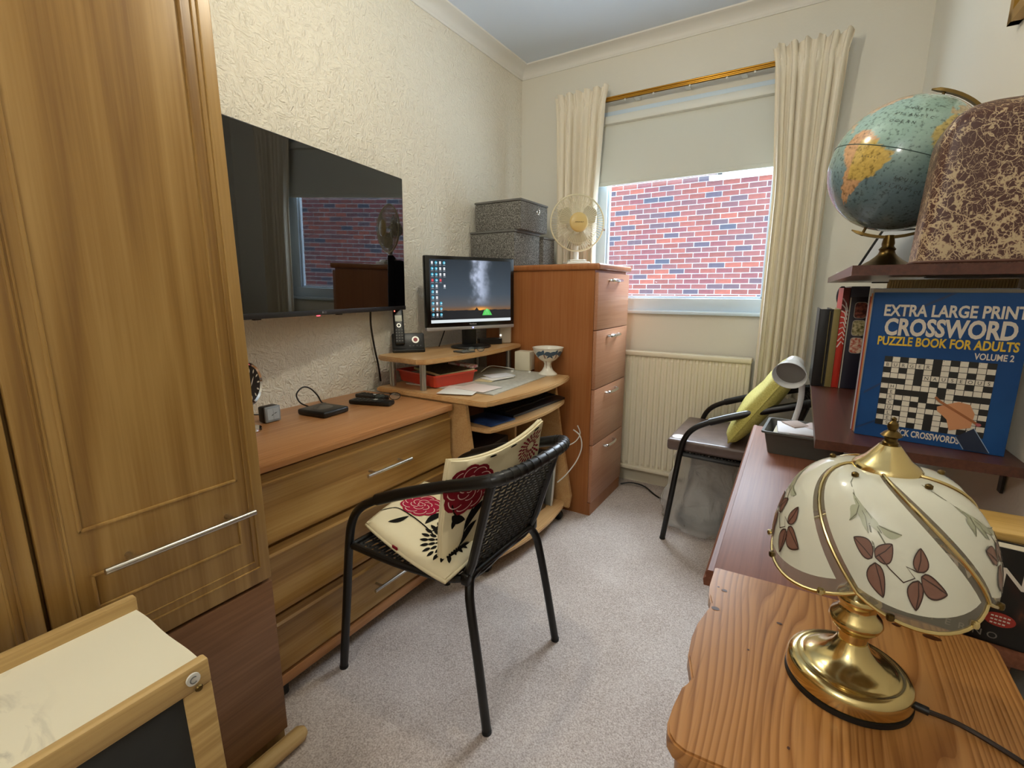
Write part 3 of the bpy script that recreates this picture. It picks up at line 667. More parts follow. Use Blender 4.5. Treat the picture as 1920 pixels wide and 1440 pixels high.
for yy, dx in ((1.418, 0.0), (2.072, 0.055)):
    mb = MB(); prof = [(-1.50, 0.055), (-1.000 + dx, 0.055), (-0.99 + dx, 0.12), (-1.055 + dx, 0.46), (-1.092 + dx, KZ - 0.022), (-1.50, KZ - 0.022)]
    mb.prism(prof, yy, yy + 0.018, lambda u, v, w_: (u, w_, v)); part('side_panel', mb, BEECH, cd)
part('middle_panel', MB().box(-1.45, -1.10, 1.80, 1.815, 0.09, 0.605), BEECH, cd)
part('middle_shelf', MB().box(-1.45, -1.08, 1.437, 1.799, 0.455, 0.470), BEECH, cd)
part('back_panel', MB().box(-1.515, -1.50, 1.437, 2.07, 0.30, 0.70), BEECH, cd)
# raised shelf on four steel pillars
ms = MB(); ys = [1.405 + 0.735 * i / 14 for i in range(15)]
poly = [(-1.575, 2.14), (-1.575, 1.435), (-1.540, 1.410), (-1.320, 1.398)] + [(-1.285 + 0.040 * sin(pi * i / 14) + 0.012 * i / 14, y + (0.015 if i == 0 else 0)) for i, y in enumerate(ys)]
bm = bmesh.new(); f_ = bm.faces.new([bm.verts.new((x, y, 0.853)) for x, y in poly]); r = bmesh.ops.extrude_face_region(bm, geom=[f_])
bmesh.ops.translate(bm, vec=(0, 0, 0.020), verts=[e for e in r['geom'] if isinstance(e, bmesh.types.BMVert)])
bmesh.ops.bevel(bm, geom=[e for e in bm.edges if abs(e.verts[0].co.z - e.verts[1].co.z) < 1e-6], offset=0.004, segments=2, affect='EDGES'); ms.bm(bm)
part('monitor_shelf', ms, BEECH, cd)
for x, y in ((-1.335, 1.452), (-1.520, 1.462), (-1.315, 2.085), (-1.520, 2.09)):
    part('pillar', MB().lathe([(0.0135, 0), (0.0135, 0.116)], (x, y, KZ - 0.0005), 18), mat('satin_steel', '#a9a9a4', 0.35, 0.9), cd, 'grey steel pillar')
for x, y in ((-1.035, 1.462), (-0.985, 2.035), (-1.46, 1.47), (-1.46, 2.04)):
    part('castor', MB().lathe([(0.0, -0.012), (0.018, -0.012), (0.026, -0.008), (0.026, 0.008), (0.018, 0.012), (0.0, 0.012)], (x, y, 0.027), 18, Matrix.Rotation(pi / 2, 4, 'X')).box(x - 0.015, x + 0.015, y - 0.015, y + 0.015, 0.04, 0.068, 0.004), BLACK, cd)

# monitor
SZ = 0.8738
mang = math.atan2(-0.41, 0.912)
mo = T('monitor', 'computer monitor showing starry night desktop picture on raised shelf', 'monitor', (-1.395, 1.868, SZ), mang)
mw, mz0, mz1 = 0.240, 0.089, 0.428
part('casing', MB().box(-0.052, 0.018, -mw + 0.02, mw - 0.02, mz0 + 0.03, mz1 - 0.02, 0.012), BLACK, mo, local=True)
bz = MB(); bz.box(-0.006, 0.022, -mw, mw, mz0 + 0.012, mz1, 0.005)
part('bezel', bz, mat('gloss_black', '#0c0d0f', 0.18), mo, local=True)
part('silver_strip', MB().box(-0.002, 0.0225, -mw, mw, mz0, mz0 + 0.018, 0.004), mat('silver_plastic', '#b4b3b6', 0.35, 0.5), mo, 'silver strip below the screen', local=True)
sw0, sw1, sz0, sz1 = -0.218, 0.218, mz0 + 0.036, mz1 - 0.016
sky = mat('screen_picture', '#000000', 0.25); b_ = bsdf(sky)
tc = nd(sky, 'ShaderNodeTexCoord'); sp = nd(sky, 'ShaderNodeSeparateXYZ'); lk(sky, tc.outputs['Object'], sp.inputs[0])
mr = nd(sky, 'ShaderNodeMapRange'); mr.inputs['From Min'].default_value = sz0; mr.inputs['From Max'].default_value = sz1; lk(sky, sp.outputs['Z'], mr.inputs['Value'])
base = ramp(sky, mr.outputs[0], [(0.0, '#26272a'), (0.185, '#26272a'), (0.20, '#7d5a3c'), (0.27, '#5b5a5c'), (0.45, '#44505c'), (1.0, '#28323c')])
def mathn(op, a, b=None):
    n = nd(sky, 'ShaderNodeMath', operation=op)
    for i, x in enumerate((a, b)):
        if x is None: continue
        if isinstance(x, (int, float)): n.inputs[i].default_value = x
        else: lk(sky, x, n.inputs[i])
    return n.outputs[0]
nz = nd(sky, 'ShaderNodeTexNoise', Scale=26, Detail=5); lk(sky, tc.outputs['Object'], nz.inputs['Vector'])
dy_ = mathn('SUBTRACT', sp.outputs['Y'], 0.045); dy_ = mathn('ADD', dy_, mathn('MULTIPLY', mathn('SUBTRACT', nz.outputs[0], 0.5), 0.10))
band = mathn('POWER', 2.718, mathn('MULTIPLY', mathn('MULTIPLY', dy_, dy_), -900.0))
band = mathn('MULTIPLY', band, mathn('MINIMUM', mathn('MAXIMUM', mathn('MULTIPLY', mathn('SUBTRACT', mr.outputs[0], 0.24), 5.0), 0.0), 1.0))
band = mathn('MULTIPLY', band, mathn('MULTIPLY', nz.outputs[0], 1.55))
mxa = nd(sky, 'ShaderNodeMix', data_type='RGBA'); lk(sky, band, mxa.inputs[0]); lk(sky, base, mxa.inputs[6]); mxa.inputs[7].default_value = hx('#c3cfe8')
gy = mathn('SUBTRACT', sp.outputs['Y'], 0.045); gz = mathn('SUBTRACT', mr.outputs[0], 0.205)
glow = mathn('POWER', 2.718, mathn('ADD', mathn('MULTIPLY', mathn('MULTIPLY', gy, gy), -600.0), mathn('MULTIPLY', mathn('MULTIPLY', gz, gz), -900.0)))
mxb = nd(sky, 'ShaderNodeMix', data_type='RGBA'); lk(sky, glow, mxb.inputs[0]); lk(sky, mxa.outputs[2], mxb.inputs[6]); mxb.inputs[7].default_value = hx('#ffb050')
lk(sky, mxb.outputs[2], b_.inputs['Emission Color']); b_.inputs['Emission Strength'].default_value = 0.40
so = part('screen', MB().box(0.0215, 0.0226, sw0, sw1, sz0, sz1), sky, mo, local=True)
fpl = plane((0.0230, 0, sz0), (0, 1, 0), (0, 0, 1), 0.0003); SH = sz1 - sz0
hz = MB(); pts = [(sw0, 0.0)] + [(sw0 + (sw1 - sw0) * i / 40, SH * 0.195 + 0.006 * noise.noise(Vector((i * 0.4, 1, 0))) + (0.012 if i == 22 else 0)) for i in range(41)] + [(sw1, 0.0)]
hz.poly(pts, fpl); part('horizon', hz, emit('night_land', '#232427', 0.40), so, local=True, smooth=False)
tn = MB(); f2 = lambda u, v: fpl(u, v, 2); tn.poly([(0.052, 0.030), (0.062, 0.052), (0.078, 0.062), (0.092, 0.055), (0.108, 0.030)], f2)
part('tent', tn, emit('tent_green', '#58d060', 0.40), so, local=True, smooth=False)
ts = MB()
for x in (0.066, 0.078, 0.090): ts.strip([(x, 0.031), (0.078, 0.061)], 0.0012, lambda u, v: fpl(u, v, 3))
part('tent_stripes', ts, emit('tent_pale', '#b7f0b0', 0.40), so, local=True, smooth=False)
tb = MB(); tb.poly([(sw0, 0.0), (sw1, 0.0), (sw1, 0.014), (sw0, 0.014)], f2)
part('taskbar', tb, emit('taskbar_white', '#dfe7ea', 0.40), so, local=True, smooth=False)
ic = {'teal': MB(), 'white': MB(), 'red': MB()}; tx = MB()
layout = ['wtwt', 'ttww', 'ttww', 'rtr.', 'tw.w', 'tw..', 'tw..', 'twt.', 'twt.', 'twt.']
for r_, row in enumerate(layout):
    for c_, k in enumerate(row):
        if k == '.': continue
        x = sw0 + 0.012 + c_ * 0.020; z = SH - 0.016 - r_ * 0.0258
        if k == 't': ic['teal'].disc(x, z, 0.0065, 0.0068, f2, 12, 1); ic['white'].disc(x + 0.0018, z - 0.001, 0.003, 0.003, lambda u, v: fpl(u, v, 3), 8, 1)
        elif k == 'w': ic['white'].poly([(x - 0.0045, z - 0.006), (x + 0.0045, z - 0.006), (x + 0.0045, z + 0.006), (x - 0.0045, z + 0.006)], f2)
        else: ic['red'].poly([(x - 0.005, z - 0.006), (x + 0.005, z - 0.006), (x + 0.005, z + 0.006), (x - 0.005, z + 0.006)], f2)
        tx.strip([(x - 0.006, z - 0.0105), (x + 0.006, z - 0.0105)], 0.0018, f2)
for k, cl in (('teal', '#46b6d6'), ('white', '#e8eaee'), ('red', '#d8525c')): part('desktop_icons', ic[k], emit('icon_' + k, cl, 0.40), so, local=True, smooth=False, kind='stuff')
part('icon_names', tx, emit('icon_text', '#aab4bc', 0.40), so, local=True, smooth=False)
vl = MB(); fpl2 = plane((0.0224, 0, mz0), (0, 1, 0), (0, 0, 1), 0.0006); text(vl, 'ViewSonic', 0.0, 0.0235, 0.0065, fpl2, 1.0, 'CENTER', 0.01)
part('badge', vl, mat('badge_pale', '#c8c8c8', 0.5), mo, local=True, smooth=False)
part('power_light', MB().box(0.0220, 0.0235, -0.003, 0.004, mz0 + 0.006, mz0 + 0.011), emit('blue_led', '#8fa0ff', 2.0), mo, local=True)
nk = MB(); nk.box(-0.030, -0.006, -0.036, 0.036, 0.010, mz0 + 0.12, 0.006); part('neck', nk, BLACK, mo, local=True)
part('stand_foot', MB().lathe([(0.0, 0.0), (0.098, 0.0), (0.102, 0.004), (0.098, 0.009), (0.05, 0.014), (0.0, 0.015)], (0, 0, 0), 40, Matrix.Diagonal((0.86, 1.0, 1.0, 1))), BLACK, mo, local=True)

# phone
pb = T('phone_base', 'black answering machine base with red button on raised shelf', 'phone base', (-1.515, 1.560, SZ), rad(-42))
Mp = Matrix.Rotation(rad(-22), 4, 'Y')
lo = lambda mb: mb.xf(Mp)
part('cradle', lo(MB().box(-0.028, 0.0, -0.070, 0.074, 0.012, 0.092, 0.008)).box(-0.040, 0.012, -0.070, 0.074, 0.0, 0.016, 0.005), BLACK, pb, local=True)
def face(y, z, e=1): return Mp @ Vector((0.0006 * e, y, z))
bt = MB().disc(0.034, 0.058, 0.016, 0.016, face, 24, 1); part('button_ring', bt, mat('silver_ring', '#d5d2cc', 0.3, 0.6), pb, local=True)
bt = MB().disc(0.034, 0.058, 0.0095, 0.0095, lambda u, v: face(u, v, 2), 20, 1); part('play_button', bt, mat('red_button', '#8d2b2e', 0.4), pb, local=True)
bt = MB()
for k in range(4): bt.disc(0.008 + 0.016 * k, 0.030, 0.0035, 0.003, lambda u, v: face(u, v, 2), 8, 1)
part('small_buttons', bt, mat('dark_keys2', '#3c3c3c', 0.4), pb, local=True)
hsn = T('cordless_handset', 'black cordless phone handset standing in its base', 'phone', (-1.515, 1.560, SZ + 0.02), rad(-42))
part('body', lo(MB().box(0.0010, 0.022, -0.060, -0.014, 0.012, 0.178, 0.009, 3)), BLACK, hsn, local=True)
fh = lambda y, z, e=1: Mp @ Vector((0.0222 + 0.0004 * e, y, z))
part('display', MB().poly([(-0.052, 0.118), (-0.022, 0.118), (-0.022, 0.146), (-0.052, 0.146)], fh), mat('lcd_grey', '#a9a894', 0.3), hsn, local=True, smooth=False)
part('navigation_ring', MB().disc(-0.037, 0.099, 0.0095, 0.0095, fh, 20, 1), mat('silver_ring', '#d5d2cc', 0.3, 0.6), hsn, local=True)
part('navigation_key', MB().disc(-0.037, 0.099, 0.006, 0.006, lambda u, v: fh(u, v, 2), 16, 1), BLACK, hsn, local=True)
kk = MB()
for i in range(5):
    for j in range(3): kk.disc(-0.049 + 0.012 * j, 0.078 - 0.0125 * i, 0.0042, 0.0032, fh, 8, 1)
part('keys', kk, mat('keypad_grey', '#55534f', 0.5), hsn, local=True)
part('charge_light', MB().disc(-0.052, 0.166, 0.003, 0.003, fh, 8, 1), emit('red_led', '#ff5a48', 2.5), hsn, local=True)

rt_ = T('router', 'pale upright plastic router behind right edge of the monitor', 'router', (-1.345, 2.112, SZ), rad(-45))
part('case', MB().box(-0.010, 0.010, -0.038, 0.026, 0.0, 0.150, 0.010, 3), mat('pale_grey_plastic', '#c9c0ae', 0.4), rt_, local=True)
part('light', MB().box(0.0095, 0.0115, -0.036, -0.030, 0.040, 0.046), emit('white_led', '#ffffff', 3.0), rt_, local=True)
hb_ = T('hub_box', 'low black box on raised shelf, right of monitor foot', 'hub', (-1.395, 2.030, SZ), mang + rad(-14))
part('case', MB().box(-0.030, 0.018, -0.060, 0.062, 0.0, 0.030, 0.003), mat('black_hub', '#191919', 0.35), hb_, local=True)
part('front_plate', MB().box(0.0175, 0.0195, -0.057, 0.059, 0.003, 0.027), BLACK, hb_, local=True)
cdh = T('card_holder', 'small flat silver and black case on shelf before the monitor', 'case', (-1.305, 1.700, SZ), mang + rad(10))
part('case', MB().box(-0.040, 0.030, -0.036, 0.036, 0.0, 0.006, 0.002), mat('dark_case', '#4b4a48', 0.4), cdh, local=True)
part('panel', MB().box(-0.032, 0.022, -0.030, 0.030, 0.0058, 0.0072), mat('silver_case', '#b5b4ac', 0.25, 0.6), cdh, local=True)
spectacles('thin rimmed spectacles lying in front of the monitor foot', (-1.268, 1.735, SZ + 0.001), mang + rad(-30), 0.62)

# things on the desktop
rtb = T('red_tray', 'red plastic tray full of papers under the raised shelf', 'tray', (-1.415, 1.63, KZ + 0.0055), mang + rad(12))
redm = mat('red_plastic', '#c8402a', 0.38)
def tray_mesh(L, W_, Hh, th, flare):
    def ringp(l, w_, z, r=0.012, n=4):
        out = []
        for sx, sy, a0 in ((1, 1, 0), (-1, 1, 90), (-1, -1, 180), (1, -1, 270)):
            for k in range(n + 1):
                a = rad(a0 + 90 * k / n); out.append((sx * (w_ - r) + r * cos(a), sy * (l - r) + r * sin(a), z))
        return out
    rings = [ringp(L - flare, W_ - flare, 0), ringp(L - 0.003, W_ - 0.003, Hh - 0.006), ringp(L + 0.005, W_ + 0.005, Hh - 0.006), ringp(L + 0.005, W_ + 0.005, Hh), ringp(L - th, W_ - th, Hh), ringp(L - flare - th, W_ - flare - th, th)]
    mb = MB(); n = len(rings[0]); vs = [p for r in rings for p in r]; fs = []
    for i in range(len(rings) - 1):
        for k in range(n): fs.append((i * n + k, i * n + (k + 1) % n, (i + 1) * n + (k + 1) % n, (i + 1) * n + k))
    fs.append(tuple(range(n))[::-1]); fs.append(tuple((len(rings) - 1) * n + k for k in range(n)))
    return mb.add(vs, fs)
part('tray', tray_mesh(0.118, 0.142, 0.052, 0.003, 0.010), redm, rtb, local=True)
def loose(name, label, cat, loc, ang, L, W_, Hh, m, tiltx=0.0, tilty=0.0, group=None, extra=None):
    t = T(name, label, cat, loc, ang, group)
    M_ = Matrix.Rotation(tiltx, 4, 'X') @ Matrix.Rotation(tilty, 4, 'Y')
    part('sheet' if Hh < 0.004 else 'block', MB().box(-W_ / 2, W_ / 2, -L / 2, L / 2, 0, Hh, min(0.0015, Hh / 3)).xf(M_), m, t, local=True)
    return t, M_
t_, M_ = loose('notebook', 'cream edged notebook with dark patterned cover in red tray', 'notebook', (-1.385, 1.650, KZ + 0.0535), mang + rad(12), 0.190, 0.205, 0.010, mat('cream_page_edge', '#dccf9c', 0.6), rad(2), rad(4))
nbm = noisy('dark_leaf_cover', [(0.42, '#26241c'), (0.5, '#5a5436'), (0.58, '#2e2b20')], 60, 3, 0.5)
part('cover', MB().box(-0.100, 0.090, -0.093, 0.093, 0.0101, 0.0112).xf(M_), nbm, t_, 'dark patterned cover', local=True)
loose('magazine', 'rolled pink and white booklet at right end of red tray', 'booklet', (-1.350, 1.742, KZ + 0.064), mang + rad(24), 0.045, 0.14, 0.012, noisy('pink_white_print', [(0.4, '#d9d2cc'), (0.55, '#b8455a'), (0.62, '#e6dfda')], 28, 2, 0.5), 0, rad(3))
pc_, M2_ = loose('paper_stack', 'grey loose papers at the back of red tray', 'papers', (-1.462, 1.612, KZ + 0.006), mang + rad(12), 0.15, 0.10, 0.040, noisy('grey_papers', [(0.3, '#8b8880'), (0.7, '#b9b6ae')], 12, 3, 0.7))
dm = T('desk_mat', 'pale grey rectangular board covering the desktop', 'desk mat', (-1.20, 1.80, KZ + 0.0008), rad(1))
part('board', MB().prism([(-0.30, -0.28), (0.165, -0.28), (0.150, 0.28), (-0.28, 0.28)], 0.0, 0.004), noisy('grey_mottled_board', [(0.3, '#b4b2a6'), (0.7, '#c8c6ba')], 60, 2, 0.5), dm, local=True)
loose('letter', 'white sheet of paper sticking out from under the red tray', 'paper', (-1.190, 1.515, KZ + 0.0055), rad(20), 0.16, 0.15, 0.0012, PAPER, group=None)
loose('pink_letter', 'pinkish printed sheet lying under front of the red tray', 'paper', (-1.150, 1.590, KZ + 0.0072), rad(-4), 0.13, 0.15, 0.0012, mat('pinkish_paper', '#e3d3cb', 0.7))
for k, (cx_, cy_, aa, l_, cl, lb) in enumerate(((-1.235, 1.79, 12, 0.15, '#d8cba0', 'buff envelope at the bottom of the small pile on desk mat'), (-1.205, 1.815, -14, 0.14, '#eceae6', 'white envelope in the middle of pile on desk mat'), (-1.215, 1.845, -26, 0.13, '#e6e8ee', 'bluish white envelope topmost of pile on desk mat'))):
    loose('envelope', lb, 'envelope', (cx_, cy_, KZ + 0.0052 + 0.004 * k), rad(aa), l_, 0.085, 0.0036, mat('envelope_%s' % 'abc'[k], cl, 0.7), group='envelopes on the desk')
loose('eraser', 'tiny white eraser at the back of desk mat', 'eraser', (-1.245, 2.01, KZ + 0.0052), rad(30), 0.028, 0.014, 0.009, WHITE)
loose('small_tab', 'tiny white plug lying before the goblet on desk mat', 'plug', (-1.165, 2.045, KZ + 0.0052), rad(50), 0.018, 0.012, 0.007, WHITE)
bxw = T('white_box', 'small off-white box standing behind the palm goblet', 'box', (-1.225, 2.100, KZ + 0.0055), rad(8))
part('box', MB().box(-0.042, 0.042, -0.035, 0.035, 0, 0.098, 0.004), mat('offwhite_card', '#d8d0b8', 0.5), bxw, local=True)
gv = T('goblet', 'white pottery goblet painted with blue palm trees', 'goblet', (-1.068, 2.056, KZ + 0.001))
gp = [(0.0, 0.0), (0.046, 0.0), (0.047, 0.006), (0.040, 0.012), (0.028, 0.022), (0.019, 0.040), (0.017, 0.055), (0.022, 0.066), (0.040, 0.076), (0.058, 0.094), (0.070, 0.116), (0.075, 0.134), (0.0775, 0.136), (0.0735, 0.136), (0.066, 0.116), (0.050, 0.092), (0.030, 0.078), (0.0, 0.072)]
part('bowl', MB().lathe(gp, (0, 0, 0), 40), mat('white_glaze', '#e6e2d4', 0.2), gv, local=True)
def gsurf(az, z, off=0.0012):
    r = 0.02
    for (r0, z0_), (r1, z1_) in zip(gp[1:12], gp[2:13]):
        if z0_ <= z <= z1_: r = r0 + (r1 - r0) * (z - z0_) / max(1e-6, z1_ - z0_)
    return Vector(((r + off) * cos(az), (r + off) * sin(az), z))
pm = MB(); pt = MB()
for a0 in (-80, -25, 40, 160):
    g2 = lambda u, v, a0=a0: gsurf(rad(a0) + u / 0.055, v)
    for k in range(7):
        a = rad(-25 + 38 * k); pm.leaf((0, 0.108), (0.046 * cos(a), 0.108 + 0.022 * sin(a) - 0.014 * abs(cos(a))), 0.0058, g2, 6, 0.15 * (1 if cos(a) > 0 else -1))
    pt.strip([(0.0, 0.110), (0.003, 0.092), (0.002, 0.07), (0.0, 0.05), (0.001, 0.035)], 0.006, g2)
part('palm_fronds', pm, mat('palm_blue', '#3f5a70', 0.3), gv, 'blue painted palm fronds', local=True)
part('palm_trunks', pt, mat('palm_brown', '#8a6a58', 0.3), gv, 'brown painted palm trunks', local=True)
one('white_lead', 'white lead curving across the desk behind the red tray', 'cable', MB().tube(bez([(-1.36, 1.90, KZ + 0.010), (-1.35, 1.96, KZ + 0.032), (-1.32, 2.02, KZ + 0.024), (-1.26, 2.055, KZ + 0.012)]), 0.0022, 6), WHITE)
one('monitor_lead', 'black lead hanging behind left side of the monitor', 'cable', MB().tube(bez([(-1.49, 1.80, SZ + 0.11), (-1.505, 1.79, SZ + 0.06), (-1.52, 1.775, SZ + 0.004)]), 0.003, 6), BLACK)

# keyboard shelf and lower bay
kb = T('keyboard', 'black computer keyboard on pull out desk shelf', 'keyboard', (-1.075, 1.855, 0.6248), rad(-4))
part('base', MB().prism([(-0.075, 0.0), (0.085, 0.0), (0.085, 0.010), (0.060, 0.014), (-0.075, 0.026)], -0.215, 0.215, lambda u, v, w_: (u, w_, v)), mat('navy_black_plastic', '#15171f', 0.35), kb, local=True)
kk = MB()
for i in range(5):
    for j in range(20):
        x = -0.062 + 0.0205 * i; z = 0.0235 - (x + 0.075) * 0.09
        kk.box(x, x + 0.0175, -0.206 + 0.0206 * j, -0.188 + 0.0206 * j, z, z + 0.0065, 0.002, 1)
part('keys', kk, mat('black_keys', '#0d0e12', 0.4), kb, local=True, kind='stuff')
kt = MB(); kt.strip([(0.045, -0.2), (0.045, 0.2)], 0.0012, lambda u, v: Vector((u, v, 0.0178)))
part('key_marks', kt, mat('pale_marks', '#c9c9c9', 0.5), kb, local=True)
loose('blue_booklet', 'dark blue booklet at near end of the keyboard shelf', 'booklet', (-1.080, 1.555, 0.6252), rad(-8), 0.15, 0.17, 0.005, noisy('blue_cover', [(0.4, '#12234a'), (0.6, '#2c4a80')], 14, 3, 0.3))
loose('dark_folder', 'dark folder lying on the middle desk shelf', 'folder', (-1.21, 1.62, 0.4706), rad(4), 0.26, 0.22, 0.03, mat('dark_folder', '#1b1a1e', 0.5))
def standing(name, label, cat, x, y, th, L, h, m, mtrim, ang=0.0, lean_=0.0, group=None, trimname='edge'):
    t = T(name, label, cat, (x, y, 0.0886), ang, group)
    M_ = Matrix.Rotation(lean_, 4, 'X')
    part('cover', MB().box(-L, 0, -th / 2, th / 2, 0.0, h, 0.003).xf(M_), m, t, local=True)
    part(trimname, MB().box(-0.002, 0.003, -th / 2 - 0.001, th / 2 + 0.001, 0.0, h + 0.001, 0.001).xf(M_), mtrim, t, local=True)
gfold = mat('grey_folder', '#8d9299', 0.4)
standing('computer_tower', 'black computer tower standing under the desk', 'computer', -1.02, 1.915, 0.085, 0.30, 0.30, mat('black_case', '#141417', 0.35), mat('black_front', '#1c1c22', 0.25), trimname='front_plate')
standing('box_file', 'grey file standing left of computer tower under desk', 'file', -1.015, 1.852, 0.022, 0.28, 0.24, gfold, mat('file_edge', '#b9bcc0', 0.4))
standing('clipboard_file', 'grey file with pale edge leaning right of computer tower', 'file', -1.00, 1.988, 0.014, 0.26, 0.27, mat('olive_grey_folder', '#6f7068', 0.4), mat('file_edge2', '#cfcfc8', 0.4), 0.0, rad(-9))
one('white_cable', 'white cable looping out past far side of computer desk', 'cable',
    MB().tube(bez([(-0.99, 2.03, 0.20), (-0.955, 2.06, 0.24), (-0.925, 2.11, 0.30), (-0.905, 2.125, 0.37), (-0.915, 2.125, 0.43), (-0.95, 2.118, 0.46)]) , 0.0032, 8), WHITE, 'white cables by the desk')
one('white_lead_lower', 'thinner white cable crossing behind the chair back', 'cable',
    MB().tube(bez([(-1.005, 1.99, 0.385), (-0.975, 2.045, 0.382), (-0.935, 2.105, 0.40), (-0.918, 2.13, 0.44), (-0.935, 2.135, 0.48)]), 0.0028, 8), WHITE, 'white cables by the desk')

# ------------------------------------------------------------------ filing cabinet and what stands on it
fc = T('filing_cabinet', 'tall cherry wood four drawer filing cabinet by window', 'filing cabinet', (-1.1, 2.38, 0))
part('body', MB().box(-1.500, -0.876, 2.152, 2.600, 0.0, 1.243), CHERRY, fc)
bm = MB().box(-1.510, -0.848, 2.140, 2.608, 1.2435, 1.273, 0.009, 3); part('top', bm, CHERRY, fc)
fz = [0.068, 0.378, 0.667, 0.958, 1.233]
for i in range(4):
    d = part('drawer', MB().box(-0.8755, -0.857, 2.154, 2.598, fz[i] + 0.002, fz[i + 1] - 0.002, 0.002), CHERRY_LIT, fc)
    zc = fz[i + 1] - 0.036
    hb = MB().tube(bez([(-0.8575, 2.300, zc), (-0.846, 2.302, zc), (-0.836, 2.313, zc), (-0.832, 2.370, zc), (-0.836, 2.427, zc), (-0.846, 2.438, zc), (-0.8575, 2.440, zc)], 4), 0.0075, 10)
    part('handle', hb, CHROME, d, 'chrome bow handle')
part('plinth', MB().box(-0.8755, -0.862, 2.154, 2.598, 0.0, 0.066), CHERRY, fc)
TZ = 1.274
gry = mat('grey_woven_fabric', '#77756f', 0.9, spec=0.1)
g1 = nd(gry, 'ShaderNodeTexNoise', Scale=330, Detail=3); lk(gry, coords(gry, (1, 1, 0.4)), g1.inputs['Vector'])
g2_ = nd(gry, 'ShaderNodeTexNoise', Scale=330, Detail=3); lk(gry, coords(gry, (0.4, 0.4, 1)), g2_.inputs['Vector'])
ga = nd(gry, 'ShaderNodeMath', operation='ADD'); lk(gry, g1.outputs[0], ga.inputs[0]); lk(gry, g2_.outputs[0], ga.inputs[1])
gh = nd(gry, 'ShaderNodeMath', operation='MULTIPLY'); gh.inputs[1].default_value = 0.5; lk(gry, ga.outputs[0], gh.inputs[0])
lk(gry, ramp(gry, gh.outputs[0], [(0.38, '#3d3c38'), (0.5, '#6e6c67'), (0.63, '#a19f99')]), bsdf(gry).inputs['Base Color']); bump(gry, gh.outputs[0], 0.4, 0.002)
edgem = mat('grey_fabric_hem', '#6b6a66', 0.9)
def sbox(label, x0, x1, y0_, y1_, z0_, z1_, ring):
    t = T('storage_box', label, 'storage box', ((x0 + x1) / 2, (y0_ + y1_) / 2, z0_), 0, 'grey fabric storage boxes')
    part('box', MB().box(x0, x1, y0_, y1_, z0_, z1_ - 0.012, 0.006), gry, t)
    part('lid', MB().box(x0 - 0.003, x1 + 0.003, y0_ - 0.003, y1_ + 0.003, z1_ - 0.012, z1_, 0.005), edgem, t)
    if ring: part('grommet', MB().tube([(x1 + 0.002, (y0_ + y1_) / 2 + 0.035 + 0.013 * cos(a), (z0_ + z1_) / 2 + 0.028 + 0.013 * sin(a)) for a in [2 * pi * k / 18 for k in range(18)]], 0.0035, 8, closed=True), CHROME, t, 'round metal pull ring')
sbox('grey fabric storage box at bottom left, nearest the monitor', -1.618, -1.335, 2.175, 2.450, TZ, 1.457, False)
sbox('grey fabric storage box on the right of lower row, next to fan', -1.61, -1.318, 2.462, 2.60, TZ, 1.444, False)
sbox('grey fabric storage box with metal ring on top of the stack', -1.595, -1.305, 2.19, 2.482, 1.4576, 1.610, True)
# fan
fan = T('desk_fan', 'small cream desk fan with wire cage on filing cabinet', 'fan', (-1.090, 2.41, TZ), rad(38))
fz_ = 0.222; FR = 0.143
bs = MB(); bs.box(-0.062, 0.062, -0.060, 0.050, 0.0, 0.022, 0.007, 3); bs.box(-0.045, 0.045, -0.045, 0.035, 0.020, 0.034, 0.006)
part('base', bs, WHITE, fan, local=True)
part('stem', MB().cyl((0, 0.010, 0.03), (0, 0.014, fz_ - 0.05), 0.014, 14).cyl((0, 0.0, fz_ - 0.06), (0, 0.03, fz_ - 0.02), 0.018, 12), WHITE, fan, local=True)
Mf = Matrix.Translation((0, 0, fz_)) @ Matrix.Rotation(pi / 2, 4, 'X')      # local +Z of the fan faces -Y
wire = MB(); ivory = mat('ivory_wire', '#d9d0b0', 0.4)
wire.tube([Mf @ Vector((FR * cos(a), FR * sin(a), 0.0)) for a in [2 * pi * k / 48 for k in range(48)]], 0.0042, 8, closed=True)
wire.tube([Mf @ Vector((0.105 * cos(a), 0.105 * sin(a), 0.030)) for a in [2 * pi * k / 36 for k in range(36)]], 0.0012, 5, closed=True)
for k in range(64):
    a = 2 * pi * k / 64
    wire.tube([Mf @ Vector((r * cos(a + tw), r * sin(a + tw), z)) for r, z, tw in ((0.050, 0.040, 0), (0.085, 0.037, 0.03), (0.120, 0.022, 0.05), (FR, 0.0, 0.06))], 0.0011, 4, caps=False)
    wire.tube([Mf @ Vector((r * cos(a), r * sin(a), z)) for r, z in ((0.030, -0.040), (0.085, -0.036), (0.120, -0.022), (FR, 0.0))], 0.0010, 4, caps=False)
part('wire_cage', wire, ivory, fan, local=True)
bl_ = MB()
for k in range(3):
    a0 = rad(32 + 120 * k)
    def bf(u, v):
        r = 0.025 + 0.092 * u; wv = (v - 0.5); half = 0.85 * (0.45 + 0.65 * sin(pi * min(1, u * 0.78 + 0.1))); an = a0 + wv * half * 1.25
        rr = r if u < 0.75 else r - 0.028 * ((u - 0.75) / 0.25) ** 2 * abs(wv * 2) ** 2
        return Mf @ Vector((rr * cos(an), rr * sin(an), 0.008 + 0.030 * wv))
    bl_ = MB().slab(lambda u, v: (bf(u, v), (Mf.to_3x3() @ Vector((0, 0, 1)))), 8, 8, 0.002)
    part('blade', bl_, mat('ivory_blade', '#b9ae90', 0.4), fan, local=True, smooth=60)
